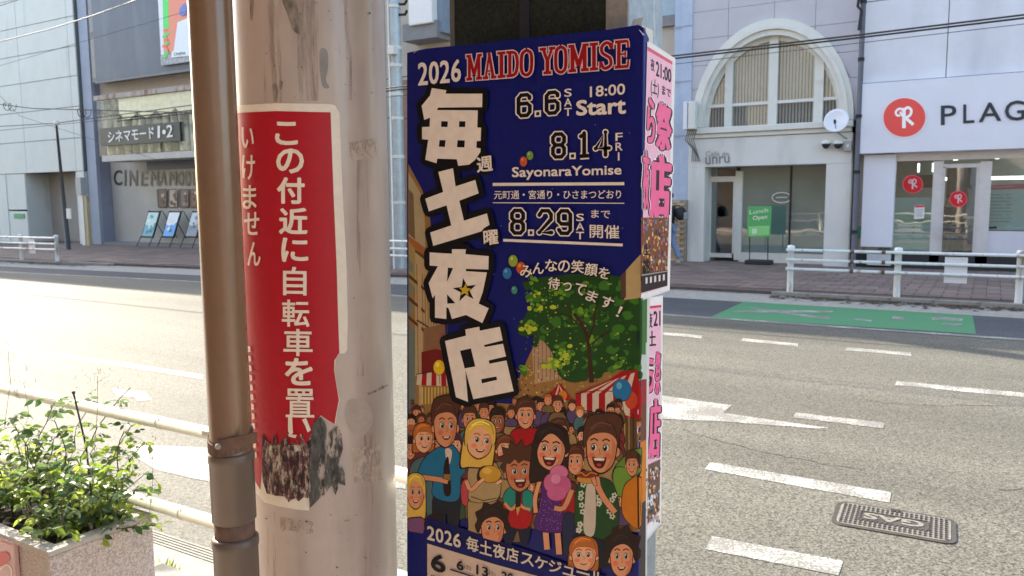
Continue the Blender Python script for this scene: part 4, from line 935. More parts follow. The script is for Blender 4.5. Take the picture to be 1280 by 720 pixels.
P_.poly([(266, 147), (300, 141), (345, 139), (413, 140.5), (417, 250), (420.5, 330), (422.5, 400), (424, 441), (418, 450), (417.5, 463), (421, 485), (423.5, 500), (421, 512), (418, 530), (411, 526), (401, 519), (393, 530), (387, 548), (386, 556), (330, 556), (326, 612), (319, 600), (290, 560)], RED)
P_.build('red_print', printmat('sticker print'), st)
P_ = CylPrint(oncylL, h0=.0018, step=.00005)
WS = srgb(238, 222, 204)
def vch(ch, cx, cy, w, h, b=.04, sk=0, cut=5):
    P_.text(ch, ((cx-w/2-sk, cy-h/2), (cx+w/2-sk, cy-h/2+.5), (cx+w/2+sk, cy+h/2+.5), (cx-w/2+sk, cy+h/2)), WS, b, cut)
for ch, cx_a, cy_a, w, h in (('こ', 358.5, 166.5, 28, 29), ('の', 363, 201, 34, 31), ('付', 364, 238, 34, 33), ('近', 367, 276, 35, 33), ('に', 369, 312, 33, 30), ('自', 369, 351, 29, 36), ('転', 370, 391, 34, 34), ('車', 373, 427.5, 36, 34), ('を', 374, 464, 34, 34), ('置', 375.5, 503, 35, 36)):
    vch(ch, cx_a, cy_a, w, h, .02 if ch in '自転車置' else .034)
P_.poly([(361, 521), (366, 521), (367, 541), (363, 543), (361, 538)], WS); P_.poly([(378, 524), (383, 522), (389, 537), (385, 540), (382, 532)], WS)
P_.poly([(360, 542), (372, 543), (370, 547), (361, 545)], WS)
for ch, cx_a, cy_a, w, h in (('い', 311.5, 172, 15, 26), ('け', 312.5, 209, 16, 31), ('ま', 314, 246, 17, 30), ('せ', 316.5, 279, 19, 29), ('ん', 319.5, 317, 16, 30)):
    vch(ch, cx_a, cy_a, w, h, .02, 0, 4)
rg = random.Random(5)
for k in range(12):
    y = 432+k*12; x = 312+.06*(y-432); P_.poly([(x, y), (x+3, y+1), (x+3.5, y+7), (x+.5, y+8)], WS)
P_.build('sticker_lettering', printmat('sticker print'), st)
# scraped remains below
m_res = bpy.data.materials.new('scraped paper'); m_res.use_nodes = True; nt = m_res.node_tree; b_ = nt.nodes['Principled BSDF']; L = nt.links.new
tc = _n(nt, 'ShaderNodeTexCoord'); mp = _n(nt, 'ShaderNodeMapping'); mp.inputs['Scale'].default_value = (1, 1, .35); L(tc.outputs['Object'], mp.inputs[0])
nz = _n(nt, 'ShaderNodeTexNoise'); nz.inputs['Scale'].default_value = 95; nz.inputs['Detail'].default_value = 6; nz.inputs['Roughness'].default_value = .75; L(mp.outputs[0], nz.inputs['Vector'])
cr = _n(nt, 'ShaderNodeValToRGB'); L(nz.outputs[0], cr.inputs[0]); e = cr.color_ramp.elements
e[0].position = .40; e[0].color = (*srgb(26, 20, 20), 1); e[1].position = .60; e[1].color = (*srgb(190, 176, 158), 1)
q = e.new(.47); q.color = (*srgb(60, 20, 26), 1); q = e.new(.53); q.color = (*srgb(112, 80, 74), 1)
L(cr.outputs[0], b_.inputs['Base Color']); b_.inputs['Roughness'].default_value = .7
def holes(m, scale, lo, hi, st=(1, 1, .3)):
    nt = m.node_tree; L = nt.links.new; tc = _n(nt, 'ShaderNodeTexCoord'); mp = _n(nt, 'ShaderNodeMapping'); mp.inputs['Scale'].default_value = st; L(tc.outputs['Object'], mp.inputs[0])
    nz = _n(nt, 'ShaderNodeTexNoise'); nz.inputs['Scale'].default_value = scale; nz.inputs['Detail'].default_value = 7; nz.inputs['Roughness'].default_value = .75; L(mp.outputs[0], nz.inputs['Vector'])
    mr = _n(nt, 'ShaderNodeMapRange'); mr.inputs[1].default_value = lo; mr.inputs[2].default_value = hi; L(nz.outputs[0], mr.inputs[0]); L(mr.outputs[0], nt.nodes['Principled BSDF'].inputs['Alpha'])
holes(m_res, 75, .40, .44)
P_ = CylPrint(oncylL, h0=.0034, step=.00012)
top = [(330, 541)]; x = 334
while x < 386: top.append((x, 541+rg.uniform(0, 14))); x += rg.uniform(2.5, 4)
P_.poly(top+[(389, 548), (388, 575), (387, 600), (386, 622), (380, 621), (374, 626), (369, 622), (362, 627), (357, 620), (346, 619), (335, 616), (330, 600), (329, 570)], None)
P_.build('scraped_remains', m_res, st)
m_gs2 = mat('dark adhesive', (.028, .028, .026), .75, .5, 70, col2=(.13, .125, .11), thr=(.4, .66), stretch=(1, 1, .3), bump=.2); holes(m_gs2, 60, .44, .50, (1, 1, .25))
P_ = CylPrint(oncylL, h0=.0040, step=.00012)
P_.poly([(388, 560), (389, 540), (393, 528), (400, 519.5), (406, 527), (411, 541), (421, 532), (426, 541), (428, 560), (424, 575), (430, 590), (431, 606), (424, 604), (419, 618), (414, 606), (405, 618), (400, 622), (388, 634), (386, 610)], None)
P_.build('adhesive_patch', m_gs2, st)
# scuffs and scratches of the pole's paint
P_ = CylPrint(lambda x, y, h: oncyl(x, y, h) or oncylL(x, y, h), h0=.0004, step=.00005)
m_sc = mat('scuffed paint', (.05, .04, .032), .7, .4, 60, col2=(.30, .24, .19), thr=(.35, .6), stretch=(1, 1, .4))
for pts in ([(352, 0), (371, 0), (374, 20), (382, 46), (378, 47), (366, 38), (360, 20)], [(340, 105), (345, 103), (348, 114), (346, 127), (342, 127)], [(350, 100), (354, 102), (352, 112), (349, 112)], [(312, 0), (318, 0), (316, 26), (313, 25)], [(459, 491), (468, 488), (478, 482), (486, 481), (480, 485), (470, 490), (460, 494)], [(430, 650), (438, 649), (438, 651), (430, 652)]):
    P_.poly(pts, None); P_.build('scuff_mark', m_sc, pole); P_ = CylPrint(lambda x, y, h: oncyl(x, y, h) or oncylL(x, y, h), h0=.0004, step=.00005)
P_.smo([(400, 62), (409, 64), (410, 85), (407, 100), (412, 109), (404, 109), (400, 90)], None); P_.build('grey_patch', mat('grey repair paint', (.26, .24, .22), .6, .15, 30), pole)
P_ = CylPrint(lambda x, y, h: oncyl(x, y, h) or oncylL(x, y, h), h0=.0004, step=.00005); P_.smo([(432, 505), (445, 498), (462, 508), (465, 530), (448, 548), (433, 530)], None)
P_.build('grey_patch', mat('faint grey stain', (.40, .33, .28), .6, .15, 30), pole)
rg = random.Random(11); P_ = CylPrint(lambda x, y, h: oncyl(x, y, h) or oncylL(x, y, h), h0=.0005, step=.00005)
for k in range(46):
    x = rg.uniform(330, 470); y = rg.choice([rg.uniform(0, 125), rg.uniform(640, 720), rg.uniform(0, 720)]); s_ = rg.uniform(.5, 1.5)
    if x < 428 and 125 < y < 640: continue
    P_.poly([(x, y), (x+s_*rg.uniform(1, 3), y+s_*.3), (x+s_*1.2, y+s_*rg.uniform(.8, 2.5))], None)
P_.build('paint_chips', mat('chip brown', (.09, .055, .04), .8, .3, 40), pole, kind='stuff')

m_tape = mat('old tape residue', (.33, .25, .19), .6, .3, 60, col2=(.52, .42, .34)); holes(m_tape, 50, .40, .47, (1, 1, .5))
for pts in ([(436, 178), (470, 172), (472, 196), (438, 201)], [(440, 560), (476, 556), (478, 600), (443, 604)], [(350, 646), (392, 652), (391, 668), (351, 661)]):
    P_ = CylPrint(lambda x, y, h: oncyl(x, y, h) or oncylL(x, y, h), h0=.0003, step=.00005); P_.poly(pts, None); P_.build('tape_residue', m_tape, pole)
m_strk = mat('rain grime', (.33, .255, .205), .6, .3, 30); holes(m_strk, 34, .50, .72, (1, 1, .06))
for x0_, x1_, y0_, y1_ in ((330, 352, 0, 128), (372, 398, 0, 126), (424, 440, 0, 125), (446, 462, 200, 470), (334, 350, 640, 725), (400, 430, 622, 725), (455, 474, 520, 720)):
    P_ = CylPrint(lambda x, y, h: oncyl(x, y, h) or oncylL(x, y, h), h0=.0002, step=.00002); P_.poly([(x0_, y0_), (x1_, y0_), (x1_, y1_), (x0_, y1_)], None); P_.build('grime_streak', m_strk, pole)
# conduit strapped beside the pole
CR_ = .0355; CX, CYy = cyl_from_edges(248.5, 304, 300, CR_)
dd = Vector((CX-PX, CYy-PY)); gap_ = dd.length-(PR+CR_)
if gap_ < .003: k_ = (PR+CR_+.003)/dd.length; CX = PX+dd.x*k_; CYy = PY+dd.y*k_
m_cup = mat('brown conduit paint', (.20, .11, .058), .25, .12, 7, bump=.08, coat=.5, dirt=(8, .56, .15, (.17, .10, .06)))
m_con = mat('conduit paint', (.13, .095, .07), .38, .12, 7, bump=.08, dirt=(8, .55, .15, (.17, .11, .075)))
cdp = empty('cable_conduit', (CX, CYy, .145), 'slim brown cable conduit clamped to the left side of the utility pole', 'pipe')
zj1 = 1.7-(563-258)/1000*1.62; 
zj1 = (lambda P: P)(onx(290, 563, CX)).z if False else EYE+ray(290, 563).z*math.hypot(CX, CYy)/math.hypot(ray(290, 563).x, ray(290, 563).y)
zj = lambda y: EYE+ray(290, y).z*math.hypot(CX, CYy)/math.hypot(ray(290, y).x, ray(290, y).y)
r = CR_
MB().lathe(CX, CYy, [(r, zj(566)), (r, 9)], 48).build('upper_tube', m_cup, cdp)
MB().lathe(CX, CYy, [(r*.99, zj(650)+.0), (r*1.06, zj(648)), (r*1.06, zj(576)), (r*1.10, zj(575)), (r*1.10, zj(566)), (r*1.03, zj(563)), (r*.99, zj(563))], 48).build('socket_sleeve', m_con, cdp)
MB().lathe(CX, CYy, [(r*.9, zj(672)), (r*.97, zj(670)), (r*.97, zj(650)), (r*.9, zj(649))], 48).build('dark_joint', m_rust, cdp)
MB().lathe(CX, CYy, [(r*1.08, .1), (r*1.08, zj(683)), (r*1.13, zj(681)), (r*1.13, zj(672)), (r*1.02, zj(669)), (r*.98, zj(669))], 48).build('lower_tube', m_con, cdp)
# tilted strap from the conduit to the pole
mb = MB(); zz_ = zj(548); n = 26; al = math.atan2(PY-CYy, PX-CX)
for i in range(n):
    for j, (t, zo) in enumerate(((i, -.010), (i+1, -.010), (i+1, .010), (i, .010))):
        pass
ring = []
for i in range(n+1):
    t = al+math.pi*.12+(2*math.pi-.24*math.pi)*i/n; tilt = .012*math.cos(t-al)
    ring.append((t, tilt))
for (t1, q1), (t2, q2) in zip(ring, ring[1:]):
    f = lambda t, q, z, rr_: (CX+rr_*math.cos(t), CYy+rr_*math.sin(t), zz_+q+z)
    mb.prism([f(t1, q1, -.010, r*1.02), f(t2, q2, -.010, r*1.02), f(t2, q2, .010, r*1.02), f(t1, q1, .010, r*1.02)], Vector((math.cos((t1+t2)/2), math.sin((t1+t2)/2), 0))*.0025)
mb.build('strap', m_rust, cdp)
c0 = Vector((CX, CYy, zz_)); out = Vector((math.cos(al), math.sin(al), 0)); sd = Vector((-out.y, out.x, 0))
tv = -Vector((CX, CYy, 0)).normalized()
p0 = c0+tv*r*1.08
mb = MB(); a_ = c0+tv*(r*1.1)-sd*.0; side = Vector((math.cos(YAW), math.sin(YAW), 0))
mb.prism([a_-side*.024+Vector((0, 0, -.014)), a_+side*.045+Vector((0, 0, .004)), a_+side*.045+Vector((0, 0, .022)), a_-side*.024+Vector((0, 0, .008))], tv*.003); mb.build('strap_lug', m_rust, cdp)
mb = MB(); mb.tube([a_-side*.022+tv*.004, a_-side*.022+tv*.012], .005, 8); mb.build('strap_bolt', m_iron2, cdp)
BX(CX-.05, CX-.01, CYy-.02, CYy-.0, zz_+.004, zz_+.012).build('strap_tail', m_gp, cdp)

# ================================================================ STEEL PYLON AND POSTERS
m_blk = mat('black stone panel', (.010, .012, .010), .6, .5, 160, col2=(.028, .034, .028), spec=.15, bump=.1, bscale=200)
m_gal = mat('mottled zinc', (.30, .34, .37), .42, .2, 40, metal=.35, bump=.1, dirt=(30, .6, .08, (.5, .52, .54)))
m_frm = mat('pylon frame', (.105, .10, .085), .5, .15, 30, bump=.1); m_stn = mat('grey stone edge', (.25, .235, .22), .6, .18, 90, bump=.1)
YC = 1.275; XCr = ony(785, 20, YC).x; XCl = ony(563, 20, YC).x; YB = -XCr/(-ray(830, 20).x/ray(830, 20).y)
py = empty('information_pylon', ((XCl+XCr)/2, (YC+YB)/2, .145), 'square street pylon with black stone front panels and mottled zinc side behind the posters', 'pylon')
BX(XCl+.004, XCr-.002, YC+.006, YB, .14, 3.2).build('core', m_gal, py, bevel=.003)
xm1 = ony(650, 20, YC).x; xm2 = ony(662, 20, YC).x; xr = ony(758, 20, YC).x; xl = ony(568, 20, YC).x
BX(XCl, xl, YC-.002, YB-.001, .14, 3.2).build('left_frame', m_frm, py); BX(xl, xm1, YC+.001, YC+.006, .14, 3.2).build('front_panel', m_blk, py)
BX(xm1, xm2, YC-.002, YC+.005, .14, 3.2).build('seam_strip', mat('black strip', (.015, .017, .03), .3), py); BX(xm2, xr, YC+.001, YC+.006, .14, 3.2).build('front_panel', m_blk, py)
BX(xr, XCr, YC-.002, YC+.0055, .14, 3.2).build('right_frame', m_stn, py)
YP = 1.25; XE_ = ony(802, 300, YP).x; FL = .045
NAVY = srgb(7, 18, 106); NAVY2 = srgb(9, 14, 86)
po = empty('night_stall_poster', ((XCl+XCr)/2, YP, .3), 'large navy festival poster with a cartoon crowd, folded round the front of the pylon', 'poster')
m_po = printmat('poster print', .5, .22, .10)
BEND = .002
def onposter(x, y, h):
    # flat front that turns back with a small radius along its right-hand edge
    x = max(x, 510.6) if h > .00025 else x
    p = ony(x, y, YP); xb = XE_-BEND
    ripple = -.0009*math.sin(p.x*38)*math.exp(-((p.z-1.955)/.03)**2)
    if p.x <= xb: return Vector((p.x, YP-h+ripple, p.z))
    s_ = p.x-xb; L_ = BEND*math.pi/2; 
    if s_ < L_: t = s_/BEND; return Vector((xb+(BEND+h)*math.sin(t), YP+BEND-(BEND+h)*math.cos(t)+ripple, p.z))
    return Vector((XE_+h, YP+BEND+(s_-L_), p.z))
# card backing
xl_ = ony(510, 200, YP).x
top_px = [(509, 66), (520, 63), (535, 60.5), (552, 58.5), (575, 57), (600, 54.5), (640, 49.5), (680, 45.5), (720, 41.5), (760, 37), (785, 33), (798, 31)]
mb = MB(); tp = [ony(x, y, YP) for x, y in top_px]; q = [(p.x, YP+.0015, p.z-.001) for p in tp]
zb_ = .42
mb.prism([(ony(511, 700, YP).x+.001, YP+.0015, zb_)]+[(XE_-.004, YP+.0015, zb_)]+[(XE_-.004, YP+.0015, tp[-1].z-.001)]+q[::-1], (0, .012, 0)); mb.build('card_backing', mat('card', (.6, .58, .54), .8, .05), po)
BX(XE_-.007, XE_-.0015, YP+.012, YP+BEND+FL-.002, zb_, tp[-1].z-.002).build('card_side', mat('card', (.6, .58, .54)), po)
class PosterPrint(Print):
    def poly(s, pts, col, inv=False):
        if max(p[0] for p in pts) < 786: return Print.poly(s, pts, col)
        h = s.up(); bm = bmesh.new(); bm.faces.new([bm.verts.new((x, y, 0)) for x, y in pts])
        for k in [791+.9*q for q in range(17)]:
            bmesh.ops.bisect_plane(bm, geom=bm.verts[:]+bm.edges[:]+bm.faces[:], plane_co=(k, 0, 0), plane_no=(1, 0, 0))
        bmesh.ops.triangulate(bm, faces=bm.faces[:]); bm.verts.index_update(); i = len(s.m.v)
        for v in bm.verts: s.m.v.append(tuple(s.fn(v.co.x, v.co.y, h)))
        for f in bm.faces: s.m.f.append(tuple(i+v.index for v in f.verts)); s.m.c.append(col); s.m.sm.append(False)
        bm.free()
pr = PosterPrint(onposter, h0=.0002)
def gridpoly(pts, col):      # the base sheet: dense strips so it can bend
    rows = 60
    h = pr.up()
    xs_ = [509+i*(786-509)/12 for i in range(13)]+[789+i*1.25 for i in range(26)]
    def ytop(x):
        for (a, ya), (b, yb) in zip(top_px, top_px[1:]):
            if x <= b: return ya+(yb-ya)*(x-a)/(b-a)
        return 31+max(0, x-798)*.55
    for xa, xb in zip(xs_, xs_[1:]):
        for k in range(rows):
            f0 = k/rows; f1 = (k+1)/rows
            P4 = [(xa, ytop(xa)*(1-f0)+980*f0), (xb, ytop(xb)*(1-f0)+980*f0), (xb, ytop(xb)*(1-f1)+980*f1), (xa, ytop(xa)*(1-f1)+980*f1)]
            i = len(pr.m.v)
            ym = (P4[0][1]+P4[2][1])/2; c = col
            if xa >= 801.0:      # colours carried round the fold
                c = col if ym < 318 else (srgb(198, 176, 120) if ym < 372 else (srgb(58, 110, 44) if ym < 440 else (srgb(190, 196, 186) if ym < 482 else (srgb(150, 30, 38) if ym < 512 else (srgb(110, 60, 42) if ym < 560 else (srgb(205, 120, 30) if ym < 640 else srgb(60, 45, 45)))))))
            pr.m.v += [tuple(onposter(x, y, h)) for x, y in P4]; pr.m.f.append((i, i+1, i+2, i+3)); pr.m.c.append(c); pr.m.sm.append(True)
gridpoly(None, NAVY)
pr.build('poster_sheet', printmat('poster sheet', .42, .28, .08), po)
# ---- illustration
pr = PosterPrint(onposter, h0=.0003, step=8e-7)
OUT = srgb(44, 24, 20); Wt = srgb(240, 226, 212)
for k in range(26):
    pr.ell(random.uniform(520, 790), random.uniform(95, 470), .7, .7, srgb(120, 130, 190), n=6)
# street on the left
pr.poly([(510.5, 205), (528, 238), (536, 262), (541, 300), (548, 400), (565, 500), (640, 505), (650, 470), (668, 430), (668, 405), (700, 395), (730, 400), (800, 440), (800, 665), (650, 660), (560, 640), (511, 662)], srgb(156, 116, 66))
pr.poly([(510.5, 215), (522, 235), (530, 250), (532, 310), (511, 296)], srgb(178, 160, 124)); pr.poly([(511, 236), (517, 243), (519, 300), (511, 292)], srgb(120, 98, 70))
pr.poly([(511, 295), (524, 304), (533, 316), (532, 320), (511, 308)], srgb(166, 98, 52)); pr.poly([(511, 308), (532, 320), (533, 345), (511, 345)], srgb(90, 70, 44))
pr.poly([(511, 300), (519, 312), (519, 360), (511, 352)], srgb(160, 140, 82))
pr.poly([(519, 315), (531, 325), (545, 385), (552, 410), (560, 440), (545, 470), (519, 470)], srgb(186, 158, 112))
for (x, y) in ((519, 350), (519, 378), (519, 402)): pr.poly([(511, y-8), (531, y+10), (531, y+14), (511, y-3)], srgb(84, 58, 40)); pr.poly([(511, y-26), (517, y-20), (517, y-8), (511, y-12)], srgb(120, 128, 110))
for k in range(12): x = 521+k*3.4; pr.line([(x, 330+k*6), (x+2, 470)], .7, srgb(110, 78, 52))
pr.poly([(511, 405), (519, 412), (519, 520), (511, 520)], srgb(112, 122, 112)); pr.line([(524, 330), (526, 520)], 4, srgb(190, 160, 118)); pr.line([(521, 400), (560, 424)], 2, srgb(90, 56, 44))
pr.poly([(530, 410), (556, 405), (562, 470), (530, 470)], srgb(140, 100, 72)); pr.poly([(527, 440), (545, 436), (558, 440), (563, 475), (527, 473)], srgb(118, 30, 28))
def stripes(P, n, y1, y2, c1, c2):   # awning: top polyline P (two points) with hanging stripes
    (ax, ay), (bx, by) = P
    for k in range(n):
        a = k/n; b = (k+1)/n; pr.poly([(ax+(bx-ax)*a, ay+(by-ay)*a), (ax+(bx-ax)*b, ay+(by-ay)*b), (ax+(bx-ax)*b+(b-.5)*3, y1+(y2-y1)*b), (ax+(bx-ax)*a+(a-.5)*3, y1+(y2-y1)*a)], c1 if k % 2 == 0 else c2)
AR, AW = srgb(168, 20, 28), srgb(214, 196, 176)
stripes([(522, 468), (563, 462)], 7, 481, 483, AW, AR); pr.line([(520, 468), (564, 461)], 1, OUT)
for k in range(11): pr.line([(528+k*4, 484), (528+k*4, 505)], 1.6, srgb(216, 186, 96))
pr.ell(549, 459.5, 7.6, 9.8, OUT, n=20); pr.ell(549, 459.3, 7, 9.3, srgb(236, 196, 40), n=20); pr.ell(547, 456, 2.4, 3, srgb(250, 226, 110), n=10); pr.line([(549, 469), (550, 480)], .6, OUT)
# far street: pale buildings and festoon lights
pr.poly([(665, 440), (672, 415), (690, 400), (712, 402), (716, 470), (668, 480)], srgb(184, 150, 118)); 
for k in range(9): pr.line([(668+k*5, 412+abs(4-k)*2), (668+k*5, 475)], .8, srgb(126, 88, 66))
rg = random.Random(21)
for k in range(420):
    x = rg.uniform(646, 800); y = rg.uniform(455, 560); pr.ell(x, y, rg.uniform(.7, 1.9), rg.uniform(.7, 1.8), rg.choice([srgb(200, 160, 76), srgb(160, 110, 60), srgb(90, 56, 36), srgb(220, 190, 90), srgb(140, 60, 44), srgb(70, 46, 30), srgb(186, 140, 100)]), n=6)
# crowd texture behind
for k in range(360):
    x = rg.uniform(512, 798); y = rg.uniform(500, 640); s_ = rg.uniform(2, 4.2)
    pr.ell(x, y-s_*.5, s_*1.08, s_*1.2, srgb(*rg.choice([(58, 32, 24), (84, 46, 30), (44, 26, 22), (120, 76, 40)])), n=8); pr.ell(x, y, s_*.8, s_, srgb(*rg.choice([(186, 120, 84), (160, 98, 66), (206, 140, 100), (132, 80, 56)])), n=8)
    if rg.random() < .5: pr.ell(x, y+s_*2, s_*1.3, s_*1.1, srgb(*rg.choice([(120, 40, 40), (60, 90, 90), (150, 120, 60), (90, 60, 100), (60, 80, 50)])), n=8)
rows_ = sorted([(rg.uniform(514, 792), rg.uniform(505, 560)) for k in range(46)]+[(rg.uniform(514, 792), rg.uniform(560, 650)) for k in range(26)], key=lambda q: q[1])
SKL = []
# tree
T1, T2, T3, T4 = srgb(34, 74, 28), srgb(62, 116, 36), srgb(112, 156, 42), srgb(184, 196, 52)
pr.smo([(668, 352), (690, 345), (730, 342), (770, 345), (800, 365), (800, 455), (770, 462), (740, 470), (720, 478), (700, 470), (690, 440), (672, 420), (655, 420), (648, 412), (662, 385)], T1)
def blob(cx, cy, s_, col, n=9):
    a0 = rg.random()*6; pr.poly([(cx+s_*(.65+.5*rg.random())*math.cos(a0+6.283*i/n), cy+s_*.85*(.65+.5*rg.random())*math.sin(a0+6.283*i/n)) for i in range(n)], col)
for k in range(150):
    x = rg.uniform(655, 798); y = rg.uniform(345, 475)
    if x < 700 and y > 430: continue
    if y > 470-(0) or (x < 690 and y < 352): continue
    blob(x, y, rg.uniform(4, 9), rg.choice([T1, T1, T2, T2, srgb(32, 70, 26)]))
for cx_b, cy_b, n_, sp, cs in ((672, 380, 26, 11, (T3, T4, T2)), (662, 408, 18, 8, (T4, T3)), (700, 362, 16, 9, (T3, T2)), (668, 350, 6, 5, (T3, T4)), (655, 462, 8, 5, (T3, T2)), (705, 445, 30, 12, (T3, T4, T2)), (690, 455, 16, 8, (T4, T3)), (740, 430, 14, 9, (T3, T2)), (725, 395, 18, 13, (T2, T3)), (770, 455, 12, 8, (T2, T3)), (735, 358, 12, 10, (T2, T2, T3))):
    for k in range(n_): blob(cx_b+rg.gauss(0, sp*.6), cy_b+rg.gauss(0, sp*.55), rg.uniform(2, 4.5), rg.choice(cs), 7)
for k in range(150): blob(rg.uniform(655, 792), rg.uniform(352, 470), rg.uniform(.8, 1.8), rg.choice([T4, T3, srgb(190, 196, 120), T2]), 5)
for pts, w in (([(738, 462), (737, 440), (734, 420), (728, 405), (718, 392)], 4), ([(736, 425), (742, 408), (744, 392), (748, 378)], 2.6), ([(728, 408), (712, 396), (700, 392), (686, 396)], 2), ([(737, 432), (752, 420), (762, 414)], 2), ([(716, 392), (708, 380)], 1.5), ([(740, 478), (738, 450)], 6)): pr.line(smooth(pts, 3, False), w, srgb(62, 40, 26))
# tents
pr.poly([(680, 500), (700, 478), (716, 500)], AR)
for k in range(5): pr.line([(700, 480), (686+k*7, 502)], 2, AW if k % 2 else AR)
pr.poly([(720, 492), (760, 476), (778, 464), (797, 462), (801, 492), (801, 524), (760, 518), (720, 510)], AR)
for a, b in ((727, 734), (741, 749), (757, 767), (778, 788)): pr.poly([(760+(a-720)*.5, 477-(a-720)*.17), (760+(b-720)*.5, 477-(b-720)*.17), (b, 492), (b, 515+(b-720)*.08), (a, 512+(a-720)*.08), (a, 492)], AW)
pr.line([(720, 492), (745, 488), (770, 489), (801, 494)], 1.1, srgb(110, 30, 30)); pr.line([(720, 511), (760, 518), (801, 525)], 1.2, OUT)
pr.poly([(719, 513), (796, 524), (796, 600), (719, 580)], srgb(98, 72, 48))
for k in range(14): pr.line([(722+k*5.4, 516), (722+k*5.4, 585)], rg.uniform(.8, 2), rg.choice([srgb(140, 110, 66), srgb(66, 44, 34), srgb(180, 150, 86)]))
pr.ell(771, 538, 8, 9, srgb(216, 136, 26), n=14); pr.ell(704, 494, 5.5, 6, srgb(222, 128, 40), n=12)
pr.ell(789.5, 500, 8, 11, srgb(200, 70, 36), n=18); pr.ell(778, 487.5, 12, 14.3, srgb(18, 56, 84), n=24); pr.ell(778, 487, 11.3, 13.6, srgb(36, 116, 170), n=24); pr.ell(774.5, 482, 3.6, 4.6, srgb(96, 172, 206), n=12); pr.line([(778, 502), (780, 512), (777, 524)], .7, OUT)
for x, y, rx, ry, c in ((642, 326, 5.6, 7.4, (150, 170, 60)), (652, 335, 5.8, 7.6, (210, 92, 44)), (634.5, 341.5, 5.6, 7.2, (52, 120, 178)), (643.5, 362.5, 3.8, 5, (70, 140, 120)), (655, 202, 4.6, 6.3, (206, 92, 52)), (663, 194.5, 4.2, 5.6, (120, 160, 70))):
    pr.ell(x, y, rx+.5, ry+.5, srgb(c[0]//3, c[1]//3, c[2]//3)); pr.ell(x, y, rx, ry, srgb(*c)); pr.ell(x-rx*.3, y-ry*.4, rx*.3, ry*.3, srgb(min(255, c[0]+50), min(255, c[1]+50), min(255, c[2]+50)), n=8)
pr.poly([(801, 318), (790, 330), (783, 338), (781, 375), (801, 372)], srgb(190, 164, 116)); pr.poly([(783, 338), (776, 345), (777, 372), (783, 372)], srgb(90, 64, 56))
